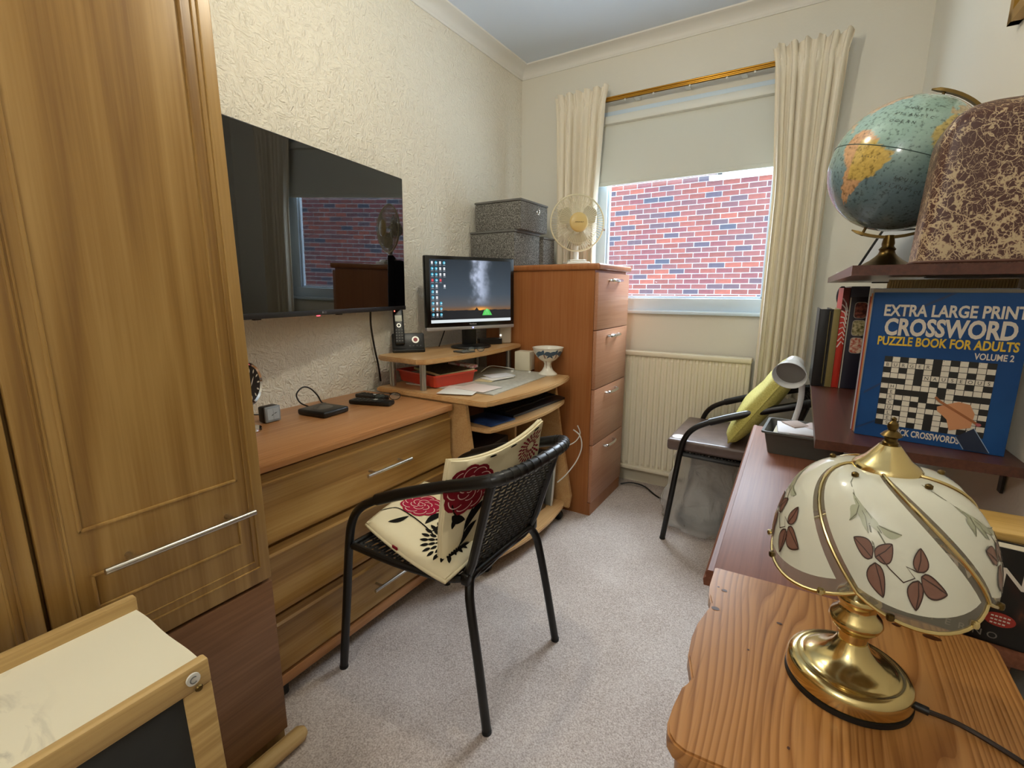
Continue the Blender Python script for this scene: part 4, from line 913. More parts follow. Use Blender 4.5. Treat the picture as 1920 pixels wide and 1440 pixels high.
part('hub', MB().lathe([(0.0, 0.046), (0.040, 0.045), (0.047, 0.041), (0.050, 0.036), (0.046, 0.034), (0.0, 0.034)], (0, 0, 0), 36).xf(Mf), mat('gold_badge', '#d3b878', 0.35), fan, 'gold round badge', local=True)
fl_ = MB()
for k in range(9): fl_.strip([(-0.021 + 0.0050 * k, -0.0022 + 0.0006 * (k % 3)), (-0.021 + 0.0050 * k + 0.0034, 0.0024 - 0.0008 * (k % 2))], 0.0022, lambda u, v, e=1: Mf @ Vector((u, v, 0.0468)))
part('lettering', fl_, mat('brown_print', '#4a3420', 0.5), fan, local=True, smooth=False, kind='stuff')
part('motor', MB().lathe([(0.0, -0.085), (0.030, -0.083), (0.043, -0.070), (0.045, -0.030), (0.030, -0.026), (0.0, -0.026)], (0, 0, 0), 28).xf(Mf), WHITE, fan, local=True)
part('side_knob', MB().cyl(Mf @ Vector((FR - 0.002, -0.03, -0.002)), Mf @ Vector((FR + 0.008, -0.032, -0.002)), 0.006, 10), mat('mauve_knob', '#a58a86', 0.5), fan, local=True)

# ------------------------------------------------------------------ black tube armchairs
def armchair(label, loc):
    """tube armchair facing -x; loc is the floor point below the middle of its seat"""
    t = T('armchair', label, 'chair', loc, 0, 'black tube armchairs')
    cx, cy = -0.86, 1.06
    L = lambda x, y, z: Vector((x - cx, y - cy, z))
    R = 0.0125
    for sg in (-1, 1):
        Y = lambda d: cy + sg * d
        part('leg', MB().tube(bez([L(-1.116, Y(0.250), 0.0), L(-1.090, Y(0.243), 0.22), L(-1.066, Y(0.236), 0.43), L(-1.048, Y(0.232), 0.505), L(-1.012, Y(0.228), 0.552), L(-0.955, Y(0.222), 0.585)], 6), R, 12), BLACKM, t, local=True)
        part('leg', MB().tube(bez([L(-0.610, Y(0.200), 0.0), L(-0.640, Y(0.192), 0.18), L(-0.668, Y(0.184), 0.33), L(-0.678, Y(0.176), 0.375), L(-0.688, Y(0.158), 0.402), L(-0.690, Y(0.135), 0.408)], 6), R, 12), BLACKM, t, local=True)
        part('foot_cap', MB().lathe([(0.0, 0.0), (0.0132, 0.0), (0.0132, 0.010), (0.0, 0.010)], L(-1.115, Y(0.250), 0.0), 14), RUBBER, t, local=True)
        part('foot_cap', MB().lathe([(0.0, 0.0), (0.0132, 0.0), (0.0132, 0.010), (0.0, 0.010)], L(-0.611, Y(0.200), 0.0), 14), RUBBER, t, local=True)
        part('back_upright', MB().tube([L(-0.700, Y(0.166), 0.395), L(-0.672, Y(0.168), 0.46), L(-0.605, Y(0.178), 0.690)], 0.0125, 10), BLACKM, t, local=True)
        br = MB().box(-0.012, 0.012, -0.010, 0.010, -0.016, 0.016, 0.004); br.xf(Matrix.Translation(L(-0.688, Y(0.176), 0.412))); part('bracket', br, BLACKM, t, local=True)
    # arms and back rail in one wrapped bend
    half = [(-0.955, 0.222, 0.585), (-0.86, 0.212, 0.622), (-0.74, 0.198, 0.662), (-0.65, 0.192, 0.690), (-0.592, 0.176, 0.707), (-0.562, 0.130, 0.716), (-0.548, 0.06, 0.721)]
    pts = [L(x, cy - d, z) for x, d, z in half] + [L(x, cy + d, z) for x, d, z in half[::-1]]
    part('arm_rail', MB().tube(bez(pts, 6), 0.0162, 14), BLACKM, t, local=True)
    wrp = MB()
    BP = bez(pts, 6)
    for i in range(22, 57, 2):
        a = BP[i]; b = BP[i + 1]; d = (b - a).normalized(); wrp.tube([a, a + d * 0.010], 0.0174, 12)
    part('rail_wrapping', wrp, RATTAN, t, local=True, kind='stuff')
    part('rear_crossbar', MB().tube([L(-0.690, cy - 0.140, 0.408), L(-0.690, cy + 0.140, 0.408)], R, 12), BLACKM, t, local=True)
    fr = bez([L(-1.050, cy - 0.236, 0.425), L(-0.85, cy - 0.222, 0.415), L(-0.700, cy - 0.170, 0.405), L(-0.690, cy, 0.405), L(-0.700, cy + 0.170, 0.405), L(-0.85, cy + 0.222, 0.415), L(-1.050, cy + 0.236, 0.425)], 5)
    part('seat_frame', MB().tube(fr, 0.0100, 10).tube([L(-1.055, cy - 0.236, 0.425), L(-1.055, cy + 0.236, 0.425)], 0.010, 10), BLACKM, t, local=True)
    # woven back: two sets of slanting strands between the uprights
    def bk(u, v):      # u across, v up
        hw = 0.166 + 0.012 * v; y = cy + (2 * u - 1) * hw; bulge = 0.018 * v * (1 - (2 * u - 1) ** 2)
        return L(-0.694 + 0.095 * v + bulge, y, 0.412 + 0.295 * v)
    wv = MB(); NR, NC = 22, 13
    for j in range(NR):
        v = (j + 0.5) / NR
        wv.tube([bk(i / 24, v) + Vector((0.0022 * (1 if (i + j) % 2 else -1), 0, 0)) for i in range(25)], 0.0030, 5)
    for i in range(NC):
        u = (i + 0.5) / NC
        wv.tube([bk(u, j / 24) for j in range(25)], 0.0026, 5)
    part('woven_back', wv, RATTAN, t, local=True, kind='stuff')
    ws = MB()
    def st(u, v): return L(-1.045 + 0.35 * v, cy + (2 * u - 1) * (0.228 - 0.055 * v ** 2), 0.426 - 0.020 * v - 0.006 * sin(pi * u))
    for j in range(26): ws.tube([st(i / 12, (j + 0.5) / 26) + Vector((0, 0, 0.002 * (1 if (i + j) % 2 else -1))) for i in range(13)], 0.0045, 4)
    for i in range(14): ws.tube([st((i + 0.5) / 14, j / 10) for j in range(11)], 0.0032, 4)
    part('woven_seat', ws, RATTAN, t, local=True, kind='stuff')
    return t
armchair('black tube armchair with flower patterned cushions before the desk', (-0.86, 1.06, 0))
armchair('black tube armchair with brown seat pad by the radiator', (-0.225, 2.372, 0))

# ------------------------------------------------------------------ flower patterned cushions
cush = mat('cream_cotton', '#e6d8b2', 0.85, spec=0.15)
q = nd(cush, 'ShaderNodeTexNoise', Scale=14, Detail=3, Distortion=1.0); lk(cush, coords(cush), q.inputs['Vector']); bump(cush, q.outputs[0], 0.35, 0.006)
REDF, PINKL, INK, DKRED = mat('printed_red', '#a3213a', 0.85, spec=0.1), mat('printed_pale_line', '#e8c3b6', 0.85, spec=0.1), mat('printed_black', '#17140f', 0.85, spec=0.1), mat('printed_dark_red', '#841c28', 0.85, spec=0.1)
def pillow(corners, th, sag=0.0, rim=0.012, n=22, bump_=0.0, seed=1.0, pw=0.42):
    """corners a,b,c,d (u=0..1 from a to b, v=0..1 from a to d); returns mesh and its front surface"""
    a, b, c, d = [Vector(p) for p in corners]
    nrm = (b - a).cross(d - a).normalized()
    def mid(u, v):
        return a * (1 - u) * (1 - v) + b * u * (1 - v) + c * u * v + d * (1 - u) * v
    def prof(u, v): return max(0.0, (16 * u * (1 - u) * v * (1 - v))) ** pw
    def inset(u, v):      # rounded corners
        s_, t_ = 2 * u - 1, 2 * v - 1
        k = 1 - 0.055 * (s_ * s_ * t_ * t_); return 0.5 + s_ * k / 2, 0.5 + t_ * k / 2
    def front(u, v, e=0.0):
        uu, vv = inset(u, v)
        p = mid(uu, vv) + nrm * (rim / 2 + (th / 2 - rim / 2) * prof(u, v) + e) ; p.z -= sag * (1 - (2 * u - 1) ** 2) * v ** 3
        p += nrm * bump_ * noise.noise(Vector((u * 4, v * 4, seed))); return p
    def back(u, v):
        uu, vv = inset(u, v)
        p = mid(uu, vv) - nrm * (rim / 2 + (th / 2 - rim / 2) * prof(u, v)); p.z -= sag * (1 - (2 * u - 1) ** 2) * v ** 3; return p
    mb = MB(); W = n + 1
    vs = [front(i / n, j / n) for i in range(W) for j in range(W)] + [back(i / n, j / n) for i in range(W) for j in range(W)]; N = W * W; fs = []
    for i in range(n):
        for j in range(n):
            a_ = i * W + j; b_ = a_ + W; fs.append((a_, b_, b_ + 1, a_ + 1)); fs.append((N + a_, N + a_ + 1, N + b_ + 1, N + b_))
    ring = [i * W for i in range(W)] + [n * W + j for j in range(1, W)] + [i * W + n for i in range(n - 1, -1, -1)] + [j for j in range(n - 1, 0, -1)]
    for k in range(len(ring)):
        p, q_ = ring[k], ring[(k + 1) % len(ring)]; fs.append((p, N + p, N + q_, q_))
    mb.add(vs, fs)
    edge = [mid(*inset(i / n, j / n)) - Vector((0, 0, sag * (1 - (2 * i / n - 1) ** 2) * (j / n) ** 3)) for i, j in [(k, 0) for k in range(n)] + [(n, k) for k in range(n)] + [(n - k, n) for k in range(n)] + [(0, n - k) for k in range(n)]]
    return mb, front, edge
def peony(t, S, cu, cv, r, asp=1.0, nm='printed_peony', m=REDF):
    f1 = lambda u, v: S(u, v, 0.0012); f2 = lambda u, v: S(u, v, 0.0018)
    p = MB()
    for k in range(9):
        a = 2 * pi * k / 9 + 0.2; p.disc(cu + 0.62 * r * cos(a), cv + 0.62 * r * asp * sin(a), 0.42 * r, 0.42 * r * asp, lambda u, v, k=k: S(u, v, 0.0010 + 0.00002 * k), 14, 2)
    p.disc(cu, cv, 0.72 * r, 0.72 * r * asp, f1, 22, 4)
    o = part(nm, p, m, t, smooth='keep')
    l = MB()
    def arc(px_, py_, rr, a, half):
        l.strip([(px_ + rr * cos(a + half * q_ / 6), py_ + rr * asp * sin(a + half * q_ / 6)) for q_ in range(-6, 7)], r * 0.035, f2)
    for k in range(9):
        a = 2 * pi * k / 9 + 0.2; arc(cu + 0.55 * r * cos(a), cv + 0.55 * r * asp * sin(a), 0.34 * r, a + 0.5, 1.1)
    for k in range(6):
        a = 2 * pi * k / 6 + 0.5; arc(cu + 0.26 * r * cos(a), cv + 0.26 * r * asp * sin(a), 0.24 * r, a + 0.7, 1.3)
    for k in range(3):
        a = 2 * pi * k / 3 + 0.1; arc(cu + 0.06 * r * cos(a), cv + 0.06 * r * asp * sin(a), 0.13 * r, a + 0.9, 1.4)
    part('petal_lines', l, PINKL, o, smooth='keep')
def daisy(t, S, cu, cv, r, asp=1.0, a0=0, a1=360, m=INK, centre=REDF, lim=1.0):
    p = MB()
    for ring, (r0, r1, n, w_) in enumerate(((0.22, 0.46, 14, 0.055), (0.44, 0.72, 18, 0.062), (0.68, 1.0, 22, 0.066))):
        for k in range(n):
            a = rad(a0) + rad(a1 - a0) * (k + 0.5 * (ring % 2)) / n
            ends = [(cu + r * x * cos(a), cv + r * x * asp * sin(a)) for x in (r0, r1)]
            if any(not (0.02 < e[0] < 0.98 and 0.02 < e[1] < lim - 0.02) for e in ends): continue
            p.leaf(ends[0], ends[1], r * w_, lambda u, v: S(u, v, 0.0012), 6, tip=0.8)
    o = part('printed_daisy', p, m, t, smooth='keep')
    if centre: part('daisy_centre', MB().disc(cu, cv, 0.20 * r, 0.20 * r * asp, lambda u, v: S(u, v, 0.0014), 16, 2), centre, o, smooth='keep')
def sprig(t, S, stem, leaves):
    p = MB(); f1 = lambda u, v: S(u, v, 0.0012)
    path = [(q_.x, q_.y) for q_ in bez([(a, b, 0) for a, b in stem], 6)]; p.strip(path, 0.012, f1)
    for a, b, w_ in leaves: p.leaf(a, b, w_, f1, 9, 0.08)
    part('printed_sprig', p, INK, t, smooth='keep')
# seat cushion: u runs from the front of the chair to its back, v from the near arm to the far arm
sc = T('seat_cushion', 'cream seat cushion printed with red and black flowers', 'cushion', (-0.89, 1.05, 0.436), 0, 'flower patterned chair cushions')
cor = [(-1.078, 0.885, 0.455), (-0.694, 0.806, 0.432), (-0.725, 1.255, 0.470), (-1.135, 1.215, 0.462)]
mb, S, edge = pillow(cor, 0.046, rim=0.016, bump_=0.004, pw=0.3)
part('cushion', mb, cush, sc, smooth=70)
part('piping', MB().tube(edge, 0.005, 8, closed=True), cush, sc, smooth=70)
peony(sc, S, 0.30, 0.50, 0.20, 0.85)
sprig(sc, S, [(0.30, 0.32), (0.42, 0.30), (0.56, 0.27), (0.66, 0.24)], [((0.32, 0.30), (0.20, 0.14), 0.028), ((0.50, 0.30), (0.56, 0.52), 0.034), ((0.60, 0.27), (0.72, 0.42), 0.030)])
sprig(sc, S, [(0.02, 0.22), (0.12, 0.33), (0.24, 0.33), (0.34, 0.31)], [])
daisy(sc, S, 0.78, 0.26, 0.24, 0.85)
tb = MB()
part('tie_label', MB().box(-0.012, 0.012, -0.002, 0.002, 0, 0.008, 0.001).xf(Matrix.Translation((-0.90, 0.842, 0.452)) @ Matrix.Rotation(rad(-13), 4, 'Z')), DKRED, sc, 'dark red printed edge')
# back cushion: u runs from the near arm to the far arm, v upwards; its printed side faces the room (+x)
bc = T('back_cushion', 'cream back cushion printed with dark red peony and sprigs', 'cushion', (-0.72, 1.05, 0.44), 0, 'flower patterned chair cushions')
cor = [(-0.768, 0.862, 0.398), (-0.722, 1.220, 0.470), (-0.650, 1.228, 0.775), (-0.728, 0.862, 0.742)]
mb, S2, edge = pillow(cor, 0.036, sag=0.040, rim=0.020, bump_=0.008, seed=4.0, pw=0.3)
part('cushion', mb, cush, bc, smooth=70)
part('piping', MB().tube(edge, 0.0042, 8, closed=True), cush, bc, smooth=70)
peony(bc, S2, 0.20, 0.72, 0.23, 1.0, m=DKRED)
sprig(bc, S2, [(0.27, 0.52), (0.20, 0.40), (0.17, 0.28), (0.11, 0.16)], [((0.19, 0.33), (0.38, 0.52), 0.042), ((0.15, 0.22), (0.32, 0.34), 0.042), ((0.19, 0.42), (0.06, 0.52), 0.036)])
sprig(bc, S2, [(0.05, 0.62), (0.09, 0.52), (0.17, 0.44)], [((0.09, 0.50), (0.07, 0.40), 0.024)])
daisy(bc, S2, 0.13, 0.02, 0.20, 1.0, 20, 160, centre=None)
daisy(bc, S2, 0.86, 0.80, 0.17, 1.0, 0, 360, m=DKRED, centre=None)
seam = MB()
for (u, v) in ((0.90, 0.985), (0.62, 0.985), (0.40, 0.985)): seam.disc(u, v, 0.035, 0.012, lambda a, b: S2(a, min(b, 0.999), 0.0015), 10, 1)
part('edge_print', seam, INK, bc, smooth='keep')

# ------------------------------------------------------------------ second chair: pad, cushion, bag below
sp_ = T('seat_pad', 'flat brown vinyl seat pad on the chair by radiator', 'seat pad', (-0.28, 2.37, 0.43))
vin = noisy('brown_vinyl', [(0.3, '#5a4a44'), (0.7, '#6d5c55')], 20, 3, 0.32)
part('pad', MB().box(-0.495, -0.075, 2.145, 2.600, 0.4315, 0.4850, 0.014, 3), vin, sp_)
part('pale_patch', MB().disc(-0.455, 2.20, 0.028, 0.035, lambda u, v: Vector((u, v, 0.4856)), 14, 1), mat('pale_vinyl', '#cfc6c0', 0.5), sp_, 'pale corner patch')  # pale disc laid on one front corner of the pad
yc = T('yellow_cushion', 'olive yellow cushion leaning on back of radiator chair', 'cushion', (-0.13, 2.36, 0.487))
yelm = noisy('olive_yellow_fabric', [(0.35, '#aca24e'), (0.5, '#bbb05a'), (0.65, '#cac06c')], 260, 3, 0.75, bmp=0.3)
cor = [(-0.238, 2.565, 0.510), (-0.245, 2.135, 0.497), (-0.022, 2.165, 0.850), (-0.022, 2.560, 0.850)]
mb, S3, edge = pillow(cor, 0.115, rim=0.010, bump_=0.010, pw=0.36)
part('cushion', mb, yelm, yc, smooth=70)
part('seam', MB().tube(edge, 0.0035, 8, closed=True), yelm, yc, smooth=70)
bag = T('plastic_bag', 'clear plastic bag of belongings on floor under radiator chair', 'bag', (-0.36, 2.40, 0))
bagm = mat('clear_polythene', '#efefec', 0.16); bsdf(bagm).inputs['Alpha'].default_value = 0.36
bq = nd(bagm, 'ShaderNodeTexNoise', Scale=11, Detail=3, Distortion=2.0); lk(bagm, coords(bagm), bq.inputs['Vector']); bump(bagm, bq.outputs[0], 0.9, 0.02)
def bagf(u, v):
    a = 2 * pi * u; rx, ry = 0.185, 0.185
    k = 1.0 + 0.20 * noise.noise(Vector((3 * cos(a), 3 * sin(a), v * 3))) + 0.09 * noise.noise(Vector((7 * cos(a), 7 * sin(a), v * 7)))
    prof = [(0.0, 0.86), (0.05, 1.08), (0.15, 1.10), (0.5, 0.90), (0.85, 0.74), (1.0, 0.66)]
    for (v0, r0), (v1, r1) in zip(prof, prof[1:]):
        if v0 <= v <= v1: r = r0 + (r1 - r0) * (v - v0) / (v1 - v0); break
    return Vector((-0.355 + rx * k * r * cos(a), 2.400 + ry * k * r * sin(a), 0.004 + 0.40 * v ** 1.1 + 0.006 * noise.noise(Vector((cos(a) * 4, sin(a) * 4, v)))))
part('bag_film', MB().grid(bagf, 48, 20, wrap=True), bagm, bag, smooth=80)
part('contents', MB().box(-0.44, -0.27, 2.33, 2.48, 0.012, 0.16, 0.03, 3), mat('grey_contents', '#a09c95', 0.8), bag, 'grey bundle inside')
part('dark_base', MB().lathe([(0.0, 0.0), (0.12, 0.0), (0.135, 0.010), (0.13, 0.045), (0.0, 0.050)], (-0.345, 2.385, 0.005), 28), RUBBER, bag, 'dark rim at the bottom')

# ------------------------------------------------------------------ mahogany desk on the right
RZ = rad(1.25)
dk = T('desk', 'long mahogany desk along the right wall behind brass lamp', 'desk', (-0.116, 0.872, 0), RZ)
DT = 0.640; DL, DW = 1.118, 0.430
tp = MB(); tp.box(0.012, DW, 0.0, DL, DT - 0.024, DT, 0.003); part('top', tp, MAHOG, dk, local=True)
ed = MB(); ed.prism([(0.0, DT - 0.032), (-0.002, DT - 0.020), (0.003, DT - 0.014), (0.001, DT - 0.006), (0.005, DT), (0.0145, DT + 0.0006), (0.0145, DT - 0.032)], -0.002, DL + 0.003, lambda u, v, w_: (u, w_, v)); part('moulded_edge', ed, MAHOG, dk, local=True)
part('back_panel', MB().box(DW - 0.02, DW - 0.004, 0.03, DL - 0.03, 0.10, DT - 0.025), MAHOG, dk, local=True)
for ya, yb in ((0.02, 0.36), (0.74, DL - 0.02)):
    pdt = part('pedestal', MB().box(0.030, DW - 0.022, ya, yb, 0.02, DT - 0.033), MAHOG, dk, local=True)
    for k in range(3):
        zb = 0.05 + 0.182 * k
        dr = part('drawer', MB().box(0.014, 0.030, ya + 0.008, yb - 0.008, zb, zb + 0.172, 0.004), MAHOG, dk, local=True)
        part('knob', MB().lathe([(0.0, 0.0), (0.006, 0.0), (0.006, 0.010), (0.013, 0.016), (0.010, 0.024), (0.0, 0.026)], (0.0145, (ya + yb) / 2, zb + 0.086), 16, Matrix.Rotation(-pi / 2, 4, 'Y')), BRASSD, dr, local=True)
part('plinth', MB().box(0.040, DW - 0.03, 0.03, 0.35, 0.0, 0.022).box(0.040, DW - 0.03, 0.75, DL - 0.03, 0.0, 0.022), MAHOG, dk, local=True)

# ------------------------------------------------------------------ pine table
pt_ = T('pine_table', 'knotty pine side table with wavy front edge, foreground right', 'table', (0.09, 0.66, 0))
PZ = 0.655
left = [(-0.098, 0.862), (-0.097, 0.80), (-0.0935, 0.772), (-0.087, 0.752), (-0.0865, 0.740), (-0.090, 0.722), (-0.0955, 0.69), (-0.097, 0.655), (-0.094, 0.615), (-0.086, 0.590), (-0.0815, 0.576), (-0.0835, 0.566), (-0.0885, 0.555), (-0.0915, 0.52), (-0.0915, 0.492), (-0.088, 0.480), (-0.0795, 0.4705), (-0.066, 0.466), (-0.045, 0.467)]
poly = left + [(0.05, 0.474), (0.20, 0.466), (0.255, 0.468), (0.275, 0.49), (0.275, 0.855), (0.268, 0.868), (0.20, 0.872), (0.10, 0.868), (0.0, 0.866)]
bm = bmesh.new(); f_ = bm.faces.new([bm.verts.new((x, y, PZ - 0.020)) for x, y in poly]); r = bmesh.ops.extrude_face_region(bm, geom=[f_])
bmesh.ops.translate(bm, vec=(0, 0, 0.020), verts=[e for e in r['geom'] if isinstance(e, bmesh.types.BMVert)])
bmesh.ops.bevel(bm, geom=[e for e in bm.edges if e.verts[0].co.z > PZ - 0.001 and e.verts[1].co.z > PZ - 0.001], offset=0.0025, segments=2, affect='EDGES')
mb = MB(); mb.bm(bm); part('table_top', mb, PINE, pt_, smooth=40)
kn = MB(); pf = lambda u, v: Vector((u, v, PZ + 0.0006))
knots = [(-0.073, 0.795, 0.0045, 0.0035), (-0.078, 0.738, 0.006, 0.0045), (-0.083, 0.80, 0.002, 0.002), (0.010, 0.752, 0.004, 0.0025), (-0.024, 0.668, 0.0016, 0.0016), (0.200, 0.835, 0.011, 0.006), (0.178, 0.585, 0.004, 0.0028), (0.225, 0.610, 0.004, 0.0024), (0.10, 0.50, 0.003, 0.002), (0.16, 0.872 - 0.03, 0.006, 0.004), (0.03, 0.53, 0.0016, 0.0022)]
for x, y, a, b in knots: kn.disc(x, y, a, b, pf, 12, 1)
part('knots', kn, mat('dark_knot', '#4a2608', 0.4), pt_, 'dark knots in the timber', smooth=False, kind='stuff')
lgp = [(0.0, 0.0), (0.012, 0.0), (0.016, 0.02), (0.014, 0.05), (0.020, 0.10), (0.022, 0.16), (0.016, 0.20), (0.021, 0.23), (0.016, 0.26), (0.023, 0.40), (0.016, 0.46), (0.024, 0.49), (0.024, PZ - 0.0205), (0.0, PZ - 0.0205)]
for x, y in ((-0.060, 0.515), (0.235, 0.515), (-0.060, 0.825), (0.235, 0.825)): part('leg', MB().lathe(lgp, (x, y, 0), 20), PINE, pt_, smooth=50)
for (x0_, x1_, y0_, y1_) in ((-0.038, 0.212, 0.508, 0.524), (-0.038, 0.212, 0.818, 0.834), (-0.070, -0.052, 0.538, 0.802), (0.226, 0.244, 0.538, 0.802)):
    part('apron', MB().box(x0_, x1_, y0_, y1_, PZ - 0.10, PZ - 0.0205), PINE, pt_)
kq = MB().lathe([(0.0, 0.0), (0.005, 0.0), (0.006, 0.008), (0.012, 0.014), (0.010, 0.022), (0.0, 0.024)], (-0.070, 0.560, PZ - 0.055), 16, Matrix.Rotation(-pi / 2, 4, 'Y')); part('knob', kq, PINE, pt_)

# ------------------------------------------------------------------ brass table lamp
LX, LY = 0.0885, 0.672; LZ = PZ + 0.0008
lp = T('table_lamp', 'polished brass table lamp with flowered glass dome shade', 'lamp', (LX, LY, LZ))
lc = (LX, LY, LZ)
part('felt_base', MB().lathe([(0.0, 0.0), (0.0685, 0.0), (0.0685, 0.006), (0.0, 0.006)], lc, 56), RUBBER, lp)
part('base', MB().lathe([(0.0, 0.0062), (0.0665, 0.0062), (0.0680, 0.010), (0.0670, 0.0225), (0.0655, 0.0255), (0.0605, 0.0290), (0.0560, 0.0300), (0.0525, 0.0295), (0.0490, 0.0320), (0.0455, 0.0345), (0.0420, 0.0360), (0.0350, 0.0400), (0.0270, 0.0460), (0.0200, 0.0550), (0.0160, 0.0640), (0.0, 0.0640)], lc, 64), BRASS, lp, smooth=50)
part('stem', MB().lathe([(0.0, 0.064), (0.0150, 0.064), (0.0150, 0.0700), (0.0165, 0.0710), (0.0165, 0.0760), (0.0190, 0.0780), (0.0260, 0.0860), (0.0285, 0.0920), (0.0265, 0.0980), (0.0200, 0.1050), (0.0190, 0.1120), (0.0225, 0.1180), (0.0240, 0.1230), (0.0215, 0.1280), (0.0160, 0.1320), (0.0130, 0.1400), (0.0130, 0.1800), (0.0, 0.1800)], lc, 48), BRASS, lp, smooth=50)
part('rod', MB().cyl((LX, LY, LZ + 0.18), (LX, LY, LZ + 0.293), 0.004, 10), BRASS, lp)
bulb = MB().lathe([(0.0, 0.180), (0.014, 0.182), (0.016, 0.205), (0.024, 0.225), (0.026, 0.240), (0.020, 0.256), (0.0, 0.262)], (LX + 0.028, LY, LZ), 20); part('bulb', bulb, mat('pearl_bulb', '#e9e4d8', 0.25), lp)
SX, SY = LX + 0.006, LY + 0.001; STOP, SRIM, NP = 0.948, 0.838, 5
A0 = rad(-102)         # azimuth of the first rib
def shade(k, s, t, off=0.0):
    """k panel number, s across the panel 0..1, t from cap 0 to rim 1"""
    q_ = t * 1.0
    az = A0 + (k + s) * 2 * pi / NP - rad(72) * (1 - t)      # the panels swirl from cap to rim
    r = 0.030 + (0.1045 - 0.030) * sin(q_ * pi / 2) ** 0.92
    z = STOP - (STOP - SRIM) * (1 - cos(q_ * pi / 2)) ** 0.95
    bow = 4 * s * (1 - s)
    r += 0.0075 * bow * (0.3 + 0.7 * t); z -= 0.020 * bow * t ** 3
    z += 0.003 * bow * (1 - t) * t * 4
    nz_ = 0.4 + 0.6 * (1 - t); n = Vector((cos(az) * (1.2 - nz_), sin(az) * (1.2 - nz_), nz_)).normalized()
    return Vector((SX + r * cos(az), SY + r * sin(az), z)) + n * off
fro = mat('frosted_cream_glass', '#d9d8c6', 0.16); bsdf(fro).inputs['Transmission Weight'].default_value = 0.0
bsdf(fro).inputs['Coat Weight'].default_value = 0.6; bsdf(fro).inputs['Coat Roughness'].default_value = 0.05
clr = mat('bevelled_clear_glass', '#8a8474', 0.06); bsdf(clr).inputs['Alpha'].default_value = 0.55
LEAF, LEAFL, STEMG, GREENL = mat('printed_brown_leaf', '#7f5a4c', 0.35), mat('printed_leaf_line', '#43302a', 0.35), mat('printed_stem', '#6f6e58', 0.35), mat('printed_pale_leaf', '#a9ab90', 0.3)
for k in range(NP):
    m0, m1, e1 = 0.075, 0.925, 0.93
    o = part('glass_panel', MB().grid(lambda u, v: shade(k, m0 + (m1 - m0) * u, 0.0 + e1 * v), 14, 16), fro, lp, smooth=70)
    bd = MB(); bd.grid(lambda u, v: shade(k, m0 * u, v), 2, 16); bd.grid(lambda u, v: shade(k, m1 + (1 - m1) * u, v), 2, 16); bd.grid(lambda u, v: shade(k, m0 + (m1 - m0) * u, e1 + (1 - e1) * v), 14, 2)
    part('clear_border', bd, clr, lp, smooth=70)
    # printed spray, drawn on the panel: x to the right (s), y downwards (t)
    un = lambda u, v: u + 0.85 * (0.72 - max(v, 0.50))      # counters the swirl so that the print keeps its shape
    P1 = lambda u, v, k=k: shade(k, un(u, v), v, 0.0006); P2 = lambda u, v, k=k: shade(k, un(u, v), v, 0.0011)
    lf = MB(); ln = MB(); gn = MB(); go = MB()
    for a, b, w_ in (((0.34, 0.71), (0.21, 0.63), 0.050), ((0.36, 0.70), (0.47, 0.61), 0.050), ((0.36, 0.73), (0.41, 0.90), 0.055), ((0.62, 0.73), (0.66, 0.61), 0.048), ((0.64, 0.75), (0.80, 0.83), 0.048), ((0.62, 0.77), (0.60, 0.91), 0.046)):
        lf.leaf(a, b, w_, P1, 8, 0.10, 0.75); ln.strip([a, ((a[0] + b[0]) / 2 + 0.008, (a[1] + b[1]) / 2), b], 0.006, P2)
        for sgn in (-1, 1):
            L_ = math.hypot(b[0] - a[0], b[1] - a[1]); nx, ny = -(b[1] - a[1]) / L_ * sgn, (b[0] - a[0]) / L_ * sgn
            ol = [(a[0] + (b[0] - a[0]) * t_ + nx * w_ * sin(pi * t_ ** 0.75) ** 0.8 - (b[1] - a[1]) * 0.10 * sin(pi * t_) * 1.0, a[1] + (b[1] - a[1]) * t_ + ny * w_ * sin(pi * t_ ** 0.75) ** 0.8 + (b[0] - a[0]) * 0.10 * sin(pi * t_)) for t_ in [i / 10 for i in range(11)]]
            ln.strip(ol, 0.007, P2)
    ln.strip([(0.38, 0.68), (0.45, 0.74), (0.53, 0.79), (0.60, 0.76), (0.55, 0.71), (0.62, 0.73)], 0.007, P2)
    gn.strip([(0.30, 0.12), (0.26, 0.25), (0.27, 0.38), (0.31, 0.52), (0.36, 0.68)], 0.014, P1)
    gn.strip([(0.32, 0.45), (0.38, 0.56), (0.46, 0.66)], 0.010, P1)
    for a, b, w_ in (((0.26, 0.34), (0.40, 0.56), 0.040), ((0.28, 0.42), (0.16, 0.54), 0.026), ((0.38, 0.52), (0.54, 0.55), 0.026), ((0.27, 0.38), (0.31, 0.58), 0.028)):
        go.leaf(a, b, w_, P1, 8, 0.12); gn.strip([a, ((a[0] + b[0]) / 2, (a[1] + b[1]) / 2 + 0.004), b], 0.006, P2)
    part('printed_leaves', lf, LEAF, o, smooth='keep'); part('leaf_outlines', ln, LEAFL, o, smooth='keep'); part('printed_stems', gn, STEMG, o, smooth='keep'); part('pale_leaves', go, GREENL, o, smooth='keep')
    part('rib', MB().tube([shade(k, 0, v / 16, 0.001) for v in range(17)], 0.0019, 8), BRASS, lp)
    part('rim_wire', MB().tube([shade(k, u / 14, 1.0) for u in range(15)], 0.0021, 8), BRASS, lp)
    part('stud', MB().lathe([(0.0, 0.0), (0.0036, 0.0), (0.0036, 0.003), (0.0015, 0.0045), (0.0, 0.0045)], shade(k, 0.5, 0.16, 0.0005), 14), BRASSD, lp)
